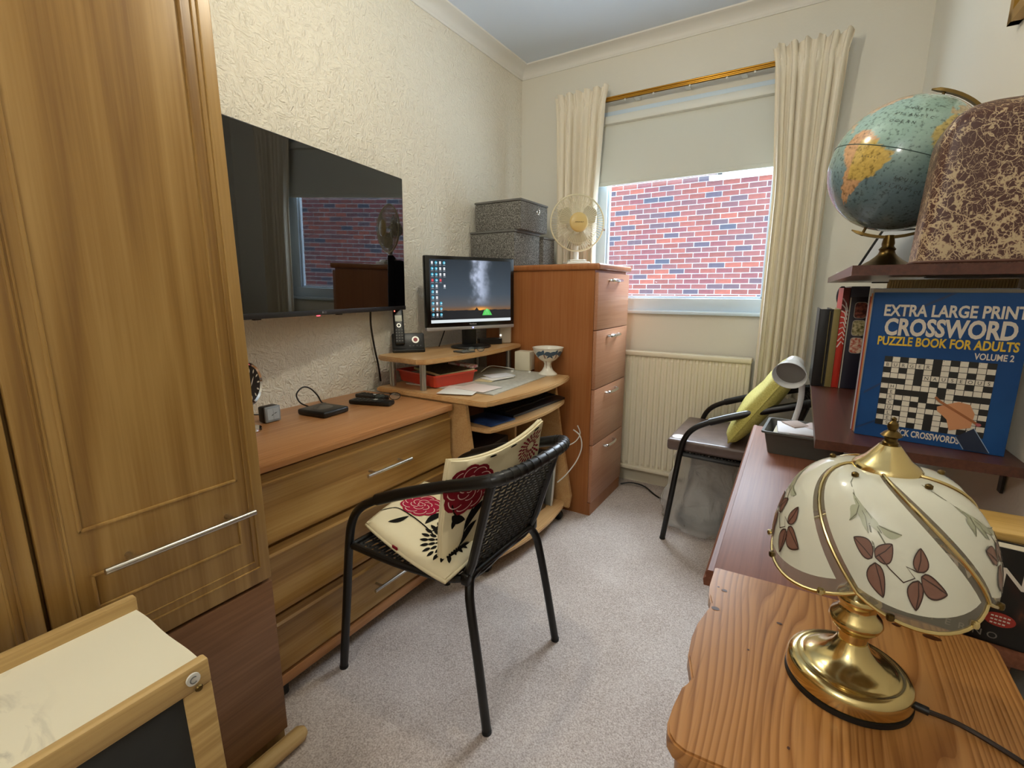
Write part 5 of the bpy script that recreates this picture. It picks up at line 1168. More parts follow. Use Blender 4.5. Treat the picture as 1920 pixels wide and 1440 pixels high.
    for s_ in (0.22, 0.78): part('clip', MB().lathe([(0.0, -0.004), (0.0034, -0.003), (0.0040, 0.0), (0.0034, 0.003), (0.0, 0.004)], shade(k, s_, 0.995, 0.001), 12), BRASSD if s_ < 0.5 else BRASS, lp)
part('cap', MB().lathe([(0.0, STOP + 0.028), (0.010, STOP + 0.028), (0.013, STOP + 0.024), (0.022, STOP + 0.012), (0.030, STOP + 0.006), (0.034, STOP + 0.001), (0.034, STOP - 0.004), (0.031, STOP - 0.006), (0.0, STOP - 0.005)], (SX, SY, 0), 48), BRASS, lp, smooth=40)
part('finial', MB().lathe([(0.0, 0.026), (0.0075, 0.027), (0.0080, 0.031), (0.0060, 0.033), (0.0065, 0.036), (0.0105, 0.039), (0.0070, 0.043), (0.0040, 0.045), (0.0055, 0.049), (0.0050, 0.053), (0.0022, 0.056), (0.0028, 0.059), (0.0, 0.061)], (SX, SY, STOP), 24), BRASSD, lp)
part('cord_boot', MB().cyl((LX + 0.062, LY - 0.014, LZ + 0.012), (LX + 0.078, LY - 0.016, LZ + 0.011), 0.0048, 12), BLACK, lp)
part('cord', MB().tube(bez([(LX + 0.076, LY - 0.016, LZ + 0.011), (LX + 0.105, LY - 0.012, LZ + 0.006), (LX + 0.135, LY - 0.022, LZ + 0.0032), (LX + 0.165, LY - 0.045, LZ + 0.0032), (LX + 0.18, LY - 0.085, LZ + 0.0032)]), 0.0029, 8), mat('brown_cord', '#2a1a10', 0.4), lp, 'dark brown cord')

# ------------------------------------------------------------------ grey tray and white lamp on the desk
gt = T('grey_tray', 'dark grey plastic tray of papers at far end of desk', 'tray', (0.030, 1.735, DT + 0.0008), RZ + rad(-4))
part('tray', tray_mesh(0.096, 0.112, 0.074, 0.003, 0.016), mat('charcoal_plastic', '#54544f', 0.42), gt, local=True)
for k, (lb, cl, xx, yy, L_, W_, zz, an) in enumerate((('white papers standing in dark grey tray', '#e8e6ea', -0.005, 0.0, 0.11, 0.15, 0.070, 3), ('brown envelope flap topmost in dark grey tray', '#b09a8c', -0.030, 0.035, 0.06, 0.06, 0.076, 40), ('pinkish note beside brown flap in dark grey tray', '#c4b0a8', 0.030, 0.03, 0.06, 0.08, 0.075, -35), ('dark red notebook lying in dark grey tray', '#5a2418', 0.02, -0.048, 0.03, 0.13, 0.064, 2))):
    t = T('tray_paper', lb, 'papers' if k != 3 else 'notebook', (gt.location.x + xx, gt.location.y + yy, DT + 0.0008 + zz - (0.012 if k == 0 else 0.0)), RZ + rad(an))
    part('sheets', MB().box(-W_ / 2, W_ / 2, -L_ / 2, L_ / 2, 0, (0.016 if k == 0 else 0.003), 0.0008).xf(Matrix.Rotation(rad(4), 4, 'X')), mat('tray_paper_%s' % 'abcd'[k], cl, 0.7), t, local=True)
part('filler', MB().box(-0.09, 0.09, -0.075, 0.075, 0.003, 0.056, 0.002), mat('buff_pages', '#b8ad90', 0.7), gt, 'stack of pages filling it', local=True)
wlp = T('desk_lamp', 'small white desk lamp behind the dark grey tray', 'lamp', (-0.030, 1.925, DT + 0.0008))
gw = mat('gloss_white', '#e4e6e6', 0.22)
part('base', MB().lathe([(0.0, 0.0), (0.048, 0.0), (0.050, 0.004), (0.048, 0.014), (0.040, 0.022), (0.015, 0.026), (0.0, 0.026)], (-0.030, 1.925, DT + 0.0008), 32), gw, wlp)
part('arm', MB().tube(bez([(-0.012, 1.925, DT + 0.022), (0.001, 1.920, DT + 0.09), (0.006, 1.915, DT + 0.14), (0.003, 1.905, DT + 0.19), (-0.008, 1.890, DT + 0.225)], 6), 0.0095, 12), gw, wlp)
hc, hd_ = Vector((-0.036, 1.835, 0.866)), Vector((-0.012, -0.080, -0.040)).normalized()
Mh = hd_.to_track_quat('Z', 'Y').to_matrix().to_4x4()
part('head', MB().lathe([(0.0, -0.088), (0.020, -0.087), (0.029, -0.080), (0.031, -0.068), (0.032, -0.052), (0.044, -0.032), (0.053, 0.0), (0.051, 0.0), (0.042, -0.030), (0.030, -0.050), (0.0, -0.052)], hc, 40, Mh), gw, wlp)
part('bulb_face', MB().lathe([(0.0, -0.018), (0.020, -0.016), (0.036, -0.020), (0.0445, -0.022), (0.0445, -0.024), (0.0, -0.024)], hc, 32, Mh), mat('grey_bulb', '#77726a', 0.35), wlp, 'grey unlit bulb')

# ------------------------------------------------------------------ wall shelves on the right
def shelf(label, z, x0, y0_, y1_, cut, group):
    t = T('wall_shelf', label, 'shelf', (x0 + 0.14, (y0_ + y1_) / 2, z - 0.018), 0, group)
    mb = MB(); th = 0.018
    poly = [(x0, y0_), (RW(y0_) - 0.002, y0_), (RW(y1_) - 0.002, y1_), (x0 - 0.0135, y1_)]
    mb.prism(poly, z - th, z); part('board', mb, DARKW, t)
    for yy in (y0_ + 0.10, y1_ - 0.16):
        w_ = RW(yy) - 0.002
        part('bracket', MB().box(w_ - 0.16, w_, yy - 0.009, yy + 0.009, z - th - 0.004, z - th - 0.0003).box(w_ - 0.004, w_, yy - 0.009, yy + 0.009, z - th - 0.06, z - th - 0.0003), mat('dark_bracket', '#2c241f', 0.5), t)
    return t
S1, S2_ = 0.860, 1.194
shelf('dark mahogany wall shelf holding the books', S1, 0.036, 1.082, 2.10, 0, 'dark wall shelves')
shelf('dark mahogany upper wall shelf with globe and mottled cover', S2_, 0.058, 1.082, 2.10, 0, 'dark wall shelves')

# crossword book
cw = T('crossword_book', 'large blue crossword puzzle book facing the room', 'book', (0.105, 1.172, S1 + 0.0008), rad(-8.5))
CWW, CWH = 0.2165, 0.2850
NAVY = noisy('blue_cover_card', [(0.3, '#123f77'), (0.7, '#1a4d88')], 9, 3, 0.5, spec=0.25)
part('pages', MB().box(0.001, CWW - 0.002, 0.001, 0.0105, 0.001, CWH - 0.001), mat('page_edges', '#d3c7ae', 0.7), cw, 'page edges', local=True)
part('cover', MB().box(0, CWW, -0.0012, 0.001, 0, CWH).box(0, CWW, 0.0105, 0.012, 0, CWH).box(-0.001, 0.001, -0.0012, 0.012, 0, CWH), NAVY, cw, local=True)
fc_ = plane((0, -0.0012, 0), (1, 0, 0), (0, 0, 1), 0.0004)
dg_ = MB()
for a, b, c_, d_ in (((0.005, 0.09), (0.07, 0.145), (0.07, 0.14), (0.005, 0.085)), ((0.0, 0.015), (0.045, 0.045), (0.045, 0.041), (0.0, 0.011)), ((0.03, 0.235), (0.11, 0.284), (0.118, 0.284), (0.03, 0.230)), ((0.19, 0.19), (0.2165, 0.215), (0.2165, 0.212), (0.19, 0.187))): dg_.poly([a, b, c_, d_], fc_)
part('cover_streaks', dg_, mat('darker_blue_print', '#0f3566', 0.35), cw, local=True, smooth=False)
f2c = lambda u, v, e=1: fc_(u, v, 1 + e); f3c = lambda u, v, e=1: fc_(u, v, 2 + e); f4c = lambda u, v, e=1: fc_(u, v, 3.2 + e)
creamT, yelT, inkT = mat('cream_lettering', '#d6cdbf', 0.5), mat('yellow_lettering', '#d8b52e', 0.5), mat('black_print', '#101010', 0.5)
tt = MB(); text(tt, 'EXTRA LARGE PRINT', 0.0185, 0.2415, 0.0205, f2c, bold=0.03, fit=0.1930)
text(tt, 'CROSSWORD', 0.0225, 0.2055, 0.0305, f2c, bold=0.035, fit=0.1800); part('title', tt, creamT, cw, 'large cream title lettering', local=True, smooth=False)
tt = MB(); text(tt, 'PUZZLE BOOK FOR ADULTS', 0.0150, 0.1855, 0.0160, f2c, bold=0.03, fit=0.1930); part('subtitle', tt, yelT, cw, 'yellow lettering', local=True, smooth=False)
tt = MB(); text(tt, 'VOLUME 2', 0.2045, 0.1685, 0.0110, f2c, bold=0.025, align='RIGHT', fit=0.0500); part('volume_number', tt, creamT, cw, local=True, smooth=False)
tt = MB(); text(tt, 'QUICK CROSSWORDS', 0.0520, 0.0105, 0.0120, f2c, bold=0.03, fit=0.1040); part('footer', tt, creamT, cw, local=True, smooth=False)
gx, gz, gs, gh_ = 0.0300, 0.0270, 0.01200, 0.01050
part('grid_black', MB().poly([(gx, gz), (gx + 13 * gs, gz), (gx + 13 * gs, gz + 13 * gh_), (gx, gz + 13 * gh_)], f2c), inkT, cw, local=True, smooth=False)
G = ['#.#.#.#.#.#.#', '......#......', '#.#.#.#.#.#.#', '....#........', '###.#.#.#.#.#', '.......#.....', '#.###.#.###.#', '.....#.......', '#.#.#.#.#.#.#', '........#....', '#.#.#.#.###.#', '......#......', '#.#.#.#.#.#.#']
G[8] = '#.#.#.###.#.#'; G[6] = '#.####.#.####'[:13]
cells = MB(); tx = MB(); nums = MB(); n_ = 0
for r_ in range(13):
    for c_ in range(13):
        if G[r_][c_] == '.':
            x = gx + c_ * gs; z = gz + (12 - r_) * gh_; e = 0.0005
            cells.poly([(x + e, z + e), (x + gs - e, z + e), (x + gs - e, z + gh_ - e), (x + e, z + gh_ - e)], f3c)
part('grid_squares', cells, mat('grid_cream', '#d9d3c4', 0.5), cw, local=True, smooth=False, kind='stuff')
def word(s_, r_, c_, dr, dc):
    tx = MB()
    for i, chh in enumerate(s_): text(tx, chh, gx + (c_ + dc * i + 0.5) * gs, gz + (12 - r_ - dr * i) * gh_ + 0.0022, 0.0062, f4c, align='CENTER', wx=0.95)
    part('answer_word', tx, inkT, cw, local=True, smooth=False)
word('BURGER', 1, 0, 0, 1); word('NAUSEOUS', 3, 5, 0, 1); word('HERCULES', 5, 1, 1, 0)
for k, (r_, c_) in enumerate(((0, 1), (0, 3), (0, 5), (0, 7), (0, 9), (0, 11), (1, 7), (3, 0), (5, 0), (5, 8), (7, 0), (7, 3), (7, 7), (9, 0), (11, 0))): text(nums, str(k + 1), gx + c_ * gs + 0.0012, gz + (12 - r_) * gh_ + gh_ - 0.0032, 0.0022, f4c)
part('clue_numbers', nums, inkT, cw, local=True, smooth=False)
f5c = lambda u, v, e=1: fc_(u, v, 5 + e); f6c = lambda u, v, e=1: fc_(u, v, 6 + e); f7c = lambda u, v, e=1: fc_(u, v, 7 + e)
sh_ = lambda L_: [(a - 0.0125, b + 0.004) for a, b in L_]
hdp = MB(); hdp.poly(sh_([(0.152, 0.030), (0.180, 0.040), (0.182, 0.066), (0.174, 0.082), (0.158, 0.085), (0.142, 0.078), (0.130, 0.072), (0.131, 0.064), (0.138, 0.058), (0.146, 0.050)]), f5c)
part('printed_hand', hdp, mat('hand_tan', '#c68a60', 0.5), cw, local=True, smooth=False)
pcl = MB(); pcl.strip(sh_([(0.1255, 0.0900), (0.132, 0.083), (0.188, 0.048)]), 0.0042, f6c); part('printed_pencil', pcl, mat('pencil_brown', '#9a5d33', 0.5), cw, local=True, smooth=False)
pcl = MB(); pcl.disc(0.1765, 0.0515, 0.004, 0.003, f7c, 10, 1); part('pencil_rubber', pcl, mat('rubber_pink', '#a8565a', 0.5), cw, local=True, smooth=False)
slv = MB(); slv.poly([(0.150, 0.024), (0.172, 0.044), (0.198, 0.002), (0.163, 0.002)], f6c); part('printed_sleeve', slv, mat('navy_sleeve', '#14233d', 0.5), cw, local=True, smooth=False)
slv = MB(); slv.strip([(0.150, 0.024), (0.163, 0.003)], 0.0012, f7c); slv.strip([(0.172, 0.044), (0.197, 0.003)], 0.0012, f7c); part('cuff_lines', slv, mat('pale_blue_line', '#8fa3bd', 0.5), cw, local=True, smooth=False)
# thin books stacked behind the crossword book
zz = 0.0
for k, (cl, th, hh, lb) in enumerate((('#b7b1a6', 0.006, 0.291, 'thin grey white book directly behind blue crossword book'), ('#d98a4e', 0.007, 0.283, 'thin orange paperback second behind blue crossword book'), ('#a93a34', 0.006, 0.277, 'thin red paperback third behind blue crossword book'), ('#cfd6e2', 0.005, 0.293, 'thin bluish white book last behind blue crossword book'))):
    oy = 0.0135 + zz; zz += th + 0.0006
    t = T('thin_book', lb, 'book', cw.matrix_basis @ Vector((-0.0030 - 0.0024 * k, oy, 0)), rad(-8.5), 'thin books behind the crossword book')
    m_ = mat('thin_cover_%s' % 'abcd'[k], cl, 0.45)
    part('pages', MB().box(0.002, 0.207, 0.0006, th - 0.0006, 0.001, hh - 0.002), mat('page_edges', '#d3c7ae', 0.7), t, local=True)
    part('cover', MB().box(0, 0.209, 0, 0.0007, 0, hh).box(0, 0.209, th - 0.0007, th, 0, hh).box(-0.0008, 0.0008, 0, th, 0, hh), m_, t, local=True)
# upright books, spines to the room
def book(name, label, x0, th, dep, hh, cover, y=1.712, pages=True, spine=None):
    t = T(name, label, 'book', (x0, y, S1 + 0.0008), rad(2), 'upright books on the shelf')
    part('pages', MB().box(0.003, th - 0.003, 0.004, dep - 0.002, 0.003, hh - 0.004), mat('page_edges', '#d3c7ae', 0.7), t, local=True)
    part('cover', MB().box(0, 0.0028, 0, dep, 0, hh).box(th - 0.0028, th, 0, dep, 0, hh).box(0, th, 0, 0.004, 0, hh, 0.0015), cover, t, local=True)
    return t, plane((0, -0.0002, 0), (1, 0, 0), (0, 0, 1), 0.0004)
t, f_ = book('hardback_book', 'black hardback book leftmost on the shelf', 0.026, 0.030, 0.155, 0.234, mat('black_cloth', '#131212', 0.5))
st_ = MB(); st_.poly([(0.026, 0.01), (0.0275, 0.01), (0.0275, 0.228), (0.026, 0.228)], f_); part('spine_line', st_, mat('gilt_line', '#8a7a44', 0.4, 0.5), t, local=True, smooth=False)
t, f_ = book('olive_book', 'olive gold book right of black hardback on the shelf', 0.0575, 0.020, 0.150, 0.234, mat('olive_cloth', '#8b7c48', 0.6))
st_ = MB(); st_.poly([(0.0, 0.0), (0.0035, 0.0), (0.0035, 0.234), (0.0, 0.234)], f_); part('spine_band', st_, inkT, t, local=True, smooth=False)
t, f_ = book('red_book', 'red and white sunburst book between olive and navy books', 0.0785, 0.017, 0.16, 0.296, mat('red_cloth', '#c1301f', 0.45))
rw = MB()
for k in range(9):
    z0_ = 0.12 + k * 0.012; rw.strip([(0.0165, z0_ + 0.012), (0.010, z0_ + 0.020 + 0.002 * k), (0.001, z0_ + 0.020 + 0.006 * (k - 3))], 0.0032, f_)
part('white_rays', rw, mat('white_print', '#e3dad2', 0.5), t, 'white printed rays', local=True, smooth=False)
dkr = MB(); dkr.poly([(0.0, 0.23), (0.017, 0.23), (0.017, 0.296), (0.0, 0.296)], f_); part('dark_top', dkr, mat('dark_red_print', '#5d1814', 0.5), t, local=True, smooth=False)
t, f_ = book('navy_cookbook', 'tall navy cookbook with food pictures beside red book', 0.0972, 0.043, 0.17, 0.300, mat('navy_cloth', '#1e1d2e', 0.4))
fo = [noisy('food_red', [(0.4, '#4a1416'), (0.6, '#8d4a3c')], 120, 3, 0.5), noisy('food_green', [(0.4, '#5d5a2c'), (0.6, '#c2b890')], 120, 3, 0.5), noisy('food_pink', [(0.4, '#b0503c'), (0.6, '#d8bfa8')], 120, 3, 0.5)]
for k in range(3):
    z_ = 0.232 - 0.051 * k; bx = MB(); bx2 = MB()
    rr = lambda cx_, cz_, w_, h_, r=0.008: [(cx_ + sx * (w_ - r) + r * cos(rad(a0 + 30 * j)), cz_ + sz * (h_ - r) + r * sin(rad(a0 + 30 * j))) for sx, sz, a0 in ((1, 1, 0), (-1, 1, 90), (-1, -1, 180), (1, -1, 270)) for j in range(4)]
    bx.poly(rr(0.0285, z_, 0.0155, 0.0235), f_); bx2.poly(rr(0.0285, z_, 0.014, 0.022), lambda u, v: f_(u, v, 2))
    part('picture_border', bx, mat('picture_pale', '#a09a92', 0.5), t, local=True, smooth=False); part('food_picture', bx2, fo[k], t, local=True, smooth=False)
sp2 = MB(); sp2.poly([(0.0, 0.27), (0.043, 0.27), (0.043, 0.300), (0.0, 0.300)], f_); part('grey_head_band', sp2, mat('slate_print', '#34384a', 0.5), t, local=True, smooth=False)
sp2 = MB(); sp2.poly([(0.0, 0.0), (0.003, 0.0), (0.003, 0.268), (0.0, 0.268)], lambda u, v: f_(u, v, 2)); part('pale_edge', sp2, mat('pale_board', '#b9b2a4', 0.5), t, local=True, smooth=False)
sc_ = T('scissors', 'dark blue handled scissors standing behind the red book', 'scissors', (0.086, 1.95, S1 + 0.0008))
part('handle', MB().tube([(0.086 + 0.010 * cos(a), 1.95, S1 + 0.272 + 0.026 * sin(a)) for a in [2 * pi * k / 18 for k in range(18)]], 0.0055, 8, closed=True).tube([(0.088, 1.95, S1 + 0.25), (0.092, 1.95, S1 + 0.16)], 0.006, 8), mat('navy_handle', '#1d2533', 0.4), sc_)
part('blades', MB().tube([(0.090, 1.948, S1 + 0.20), (0.090, 1.948, S1 + 0.003)], [0.006, 0.0015], 6), STEEL, sc_)
bk_ = T('basket', 'flat woven straw basket standing behind the crossword book', 'basket', (0.235, 1.33, S1 + 0.0008))
stw = MB()
for k in range(44):
    x = 0.138 + 0.0045 * k; stw.tube([(x, 1.30 + 0.002 * (k % 2), S1 + 0.003), (x, 1.30 + 0.002 * (k % 2), S1 + 0.290), (x + 0.002, 1.305, S1 + 0.3115)], 0.0026, 5)
part('straw_weave', stw, mat('straw', '#cdb57c', 0.7), bk_, kind='stuff')
part('back_board', MB().box(0.136, 0.325, 1.305, 1.312, S1 + 0.001, S1 + 0.306), mat('straw', '#cdb57c', 0.7), bk_)

# ------------------------------------------------------------------ globe
GC, GR = Vector((0.135, 1.362, 1.4105)), 0.1330
gb_ = T('globe', 'world globe on aged brass stand on the upper shelf', 'globe', (0.128, 1.362, S2_ + 0.0008))
tl = rad(21); ax = Vector((sin(tl), 0, cos(tl))); ea_ = Vector((cos(tl), 0, -sin(tl))); fr_ = Vector((0, -1, 0)); LON0 = -24
def gpt(lon, lat, r=GR):
    d = rad(lon - LON0); la = rad(lat); return GC + (fr_ * cos(la) * cos(d) + ea_ * cos(la) * sin(d) + ax * sin(la)) * r
lands = {
 'sa': [(-80, 0), (-77, 8), (-72, 12), (-62, 10.5), (-52, 5), (-50, 0), (-44, -2.5), (-35, -6), (-38, -13), (-40, -21), (-48, -26), (-53, -33), (-57, -37), (-62, -40), (-66, -46), (-69, -52), (-74, -53), (-75, -46), (-73, -37), (-70, -20), (-76, -14), (-81, -5)],
 'na': [(-168, 66), (-130, 70), (-95, 72), (-82, 68), (-95, 60), (-88, 56), (-80, 52), (-78, 60), (-70, 60), (-64, 58), (-56, 52), (-65, 47), (-70, 43), (-76, 36), (-81, 31), (-80, 25), (-84, 30), (-95, 29), (-97, 22), (-90, 21), (-87, 20), (-88, 15), (-83, 10), (-79, 9), (-85, 11), (-95, 16), (-105, 20), (-112, 28), (-124, 40), (-125, 50), (-150, 60)],
 'gr': [(-73, 78), (-55, 82), (-25, 83), (-18, 76), (-25, 70), (-42, 60), (-52, 65), (-55, 70)],
 'af': [(-17, 15), (-16, 22), (-10, 30), (-6, 36), (10, 37), (20, 32), (32, 31), (36, 22), (43, 12), (51, 12), (45, 2), (40, -5), (40, -15), (35, -22), (32, -28), (25, -34), (18, -34), (12, -18), (13, -8), (9, 0), (9, 4), (4, 6), (-8, 4), (-13, 8)],
 'eu': [(-9, 37), (-9, 43), (-2, 43), (-4, 48), (2, 51), (8, 54), (10, 58), (5, 60), (12, 66), (25, 71), (40, 66), (60, 68), (60, 40), (40, 40), (27, 37), (23, 37), (18, 40), (12, 44), (15, 38), (8, 44), (3, 42), (0, 38)]}
def inside(p, poly):
    x, y = p; c = False
    for (x1, y1), (x2, y2) in zip(poly, poly[1:] + poly[:1]):
        if (y1 > y) != (y2 > y) and x < (x2 - x1) * (y - y1) / (y2 - y1) + x1: c = not c
    return c
def gcol(lon, lat):
    jx = 3.2 * noise.noise(Vector((lon * 0.16, lat * 0.16, 3))); jy = 3.2 * noise.noise(Vector((lon * 0.16, lat * 0.16, 9))); p = (lon + jx, lat + jy); n = noise.noise(Vector((lon * 0.45, lat * 0.45, 1)))
    for k, pl in lands.items():
        if inside(p, pl):
            if k == 'sa': c_ = hx('#c8ab5e') if (lon > -66 and -28 < lat < 4) else hx('#cc9f74')
            elif k == 'na': c_ = hx('#c9ad8a') if lat < 60 else hx('#c4b492')
            elif k == 'gr': c_ = hx('#b8ae96')
            elif k == 'af': c_ = hx('#c0ab66')
            else: c_ = hx('#b4a078')
            return [c_[i] * (1 + 0.35 * n) for i in range(3)]
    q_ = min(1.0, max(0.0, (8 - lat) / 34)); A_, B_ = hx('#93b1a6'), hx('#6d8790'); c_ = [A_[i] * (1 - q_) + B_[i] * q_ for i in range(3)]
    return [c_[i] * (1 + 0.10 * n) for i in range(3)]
NU, NV = 220, 110
vs = []; colr = []
for i in range(NU):
    lon = -180 + 360 * i / NU
    for j in range(NV + 1):
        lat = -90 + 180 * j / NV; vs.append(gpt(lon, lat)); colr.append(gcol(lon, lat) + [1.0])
fs = [(i * (NV + 1) + j, ((i + 1) % NU) * (NV + 1) + j, ((i + 1) % NU) * (NV + 1) + j + 1, i * (NV + 1) + j + 1) for i in range(NU) for j in range(NV)]
mapm = mat('printed_map', '#808080', 0.16); bsdf(mapm).inputs['Coat Weight'].default_value = 0.4
at = nd(mapm, 'ShaderNodeAttribute', attribute_name='map'); mt = nd(mapm, 'ShaderNodeTexNoise', Scale=150, Detail=3); lk(mapm, coords(mapm), mt.inputs['Vector'])
mmx = nd(mapm, 'ShaderNodeMix', data_type='RGBA', blend_type='MULTIPLY'); mmx.inputs[0].default_value = 1.0; lk(mapm, at.outputs['Color'], mmx.inputs[6]); lk(mapm, ramp(mapm, mt.outputs[0], [(0.32, '#b8b8b8'), (0.46, '#ffffff')]), mmx.inputs[7]); lk(mapm, mmx.outputs[2], bsdf(mapm).inputs['Base Color'])
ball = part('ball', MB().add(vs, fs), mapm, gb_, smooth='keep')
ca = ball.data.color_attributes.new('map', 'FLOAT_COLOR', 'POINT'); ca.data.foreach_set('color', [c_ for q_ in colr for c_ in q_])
eq = MB().tube([gpt(-180 + 360 * k / 90, 0, GR + 0.0002) for k in range(90)], 0.0009, 6, closed=True); part('equator_line', eq, mat('equator_green', '#37524e', 0.4), ball)
def glab(s_, lon, lat, h_, dl):
    lt = MB()
    for i, chh in enumerate(s_):
        if chh != ' ': text(lt, chh, 0, 0, h_, lambda u, v, e=1, i=i: gpt(lon + dl * i + u, lat + v, GR + 0.0006), align='CENTER', wx=1.1)
    part('sea_name', lt, mat('map_ink', '#2c3430', 0.4), ball, smooth=False)
glab('NORTH', -44, 34, 2.6, 4.2); glab('ATLANTIC', -53, 27, 2.6, 4.2); glab('OCEAN', -52, 20, 2.6, 4.4); glab('SOUTH', -25, -22, 2.6, 4.2); glab('ATLANTIC', -34, -29, 2.6, 4.4); glab('BRAZIL', -58, -10, 1.6, 2.6)
MR = GR + 0.013
def mer(a, r): return GC + ax * (cos(a) * r) + ea_ * (sin(a) * r)
mm_ = MB(); N_ = 40; a_0, a_1 = rad(-9), rad(189)
for k in range(N_ + 1): pass
sec = [(-0.003, -0.006), (0.003, -0.006), (0.003, 0.006), (-0.003, 0.006)]
vs = []; fs = []
for k in range(N_ + 1):
    a = a_0 + (a_1 - a_0) * k / N_; sh = 0.35 if k in (0, N_) else 1
    for dr, dyy in sec: vs.append(mer(a, MR + dr * sh) + Vector((0, dyy * sh, 0)))
for k in range(N_):
    for q_ in range(4): fs.append((k * 4 + q_, k * 4 + (q_ + 1) % 4, k * 4 + 4 + (q_ + 1) % 4, k * 4 + 4 + q_))
fs += [(3, 2, 1, 0), tuple(N_ * 4 + q_ for q_ in range(4))]
part('meridian_arm', MB().add(vs, fs), BRASSD, gb_)
part('axis_pin', MB().cyl(GC + ax * (GR - 0.002), GC + ax * (MR + 0.002), 0.003, 10).cyl(GC - ax * (GR - 0.002), GC - ax * (MR + 0.004), 0.003, 10), BRASSD, gb_)
zb = S2_ + 0.0008; zt_ = GC.z - MR + 0.004
part('foot', MB().lathe([(0.0, 0.0), (0.052, 0.0), (0.054, 0.004), (0.050, 0.008), (0.046, 0.010), (0.040, 0.014), (0.030, 0.020), (0.021, 0.028), (0.016, 0.034), (0.014, 0.040), (0.016, 0.044), (0.011, 0.050), (0.012, 0.056), (0.009, zt_ - zb), (0.0, zt_ - zb)], (GC.x - 0.003, GC.y, zb), 36), BRASSD, gb_, smooth=50)

# ------------------------------------------------------------------ mottled cover, picture stand and other things on the upper shelf
cvm = mat('mottled_brown_and_cream', '#5a352c', 0.42)
def crackle(scale, warp, wscale):
    v = nd(cvm, 'ShaderNodeTexVoronoi', feature='DISTANCE_TO_EDGE', Scale=scale); n = nd(cvm, 'ShaderNodeTexNoise', Scale=wscale, Detail=3); c = coords(cvm, (1, 1, 0.85)); lk(cvm, c, n.inputs['Vector'])
    x = nd(cvm, 'ShaderNodeMix', data_type='RGBA'); x.inputs[0].default_value = warp; lk(cvm, c, x.inputs[6]); lk(cvm, n.outputs['Color'], x.inputs[7]); lk(cvm, x.outputs[2], v.inputs['Vector']); return v.outputs['Distance']
rmin = nd(cvm, 'ShaderNodeMath', operation='MINIMUM'); lk(cvm, crackle(58, 0.045, 40), rmin.inputs[0])
big = nd(cvm, 'ShaderNodeMath', operation='MULTIPLY'); big.inputs[1].default_value = 1.6; lk(cvm, crackle(105, 0.03, 70), big.inputs[0]); lk(cvm, big.outputs[0], rmin.inputs[1])
wn2 = nd(cvm, 'ShaderNodeTexNoise', Scale=26, Detail=4); lk(cvm, coords(cvm), wn2.inputs['Vector'])
wsq = nd(cvm, 'ShaderNodeMath', operation='POWER'); wsq.inputs[1].default_value = 2.4; lk(cvm, wn2.outputs[0], wsq.inputs[0])
sz_ = nd(cvm, 'ShaderNodeSeparateXYZ'); lk(cvm, coords(cvm), sz_.inputs[0])
hgt = nd(cvm, 'ShaderNodeMapRange'); hgt.inputs['From Min'].default_value = 0.0; hgt.inputs['From Max'].default_value = 0.25; hgt.inputs['To Min'].default_value = 0.72; hgt.inputs['To Max'].default_value = 0.20; lk(cvm, sz_.outputs['Z'], hgt.inputs['Value'])
thr = nd(cvm, 'ShaderNodeMath', operation='MULTIPLY'); lk(cvm, wsq.outputs[0], thr.inputs[0]); lk(cvm, hgt.outputs[0], thr.inputs[1])
dvd = nd(cvm, 'ShaderNodeMath', operation='DIVIDE'); lk(cvm, rmin.outputs[0], dvd.inputs[0]); lk(cvm, thr.outputs[0], dvd.inputs[1])
lk(cvm, ramp(cvm, dvd.outputs[0], [(0.30, '#bba683'), (0.55, '#8b6d5a'), (0.85, '#55322a'), (1.0, '#4a2a23')]), bsdf(cvm).inputs['Base Color'])
cvx0, cvx1, cvy0, cvy1, cvz, cvh = 0.149, 0.3365, 1.100, 1.205, S2_ + 0.0008, 0.262
cv = T('mottled_cover', 'domed brown and cream mottled cover on the upper shelf', 'cover', ((cvx0 + cvx1) / 2, (cvy0 + cvy1) / 2, cvz))
def half_w(z):     # half width at height z (0..1)
    base = 0.5 * (1 - 0.12 * z)
    if z > 0.70: q_ = (z - 0.70) / 0.30; base *= (1 - q_ ** 2.6) ** 0.42 if q_ < 1 else 0.0
    return base
rings = []; NZ, NA = 40, 56
for j in range(NZ + 1):
    z = j / NZ; z = 1 - (1 - z) ** 1.6; hw = half_w(min(z, 0.9995)) + 0.0001
    rr_ = []
    for k in range(NA):
        a = 2 * pi * k / NA; e = 0.28
        cxs = math.copysign(abs(cos(a)) ** e, cos(a)); sxs = math.copysign(abs(sin(a)) ** e, sin(a))
        rr_.append(Vector(((cvx0 + cvx1) / 2 + (cvx1 - cvx0) * hw * cxs, (cvy0 + cvy1) / 2 + (cvy1 - cvy0) * (0.5 if z < 0.8 else 0.5 * (1 - ((z - 0.8) / 0.2) ** 3 * 0.5)) * sxs * min(1, hw * 2 + 0.25), cvz + cvh * z)))
    rings.append(rr_)
vs = [p for r_ in rings for p in r_]; fs = [(j * NA + k, j * NA + (k + 1) % NA, (j + 1) * NA + (k + 1) % NA, (j + 1) * NA + k) for j in range(NZ) for k in range(NA)]; fs += [tuple(range(NA))[::-1], tuple(NZ * NA + k for k in range(NA))]
part('cover_cloth', MB().add(vs, fs), cvm, cv, smooth=60)
part('hem', MB().tube([p + Vector((0, 0, 0.003)) for p in rings[0]], 0.003, 6, closed=True), mat('cover_hem', '#5a3a2e', 0.6), cv)
ps = T('photo_frame', 'black backed picture frame standing behind the globe', 'picture frame', (0.165, 1.50, S2_ + 0.0008))
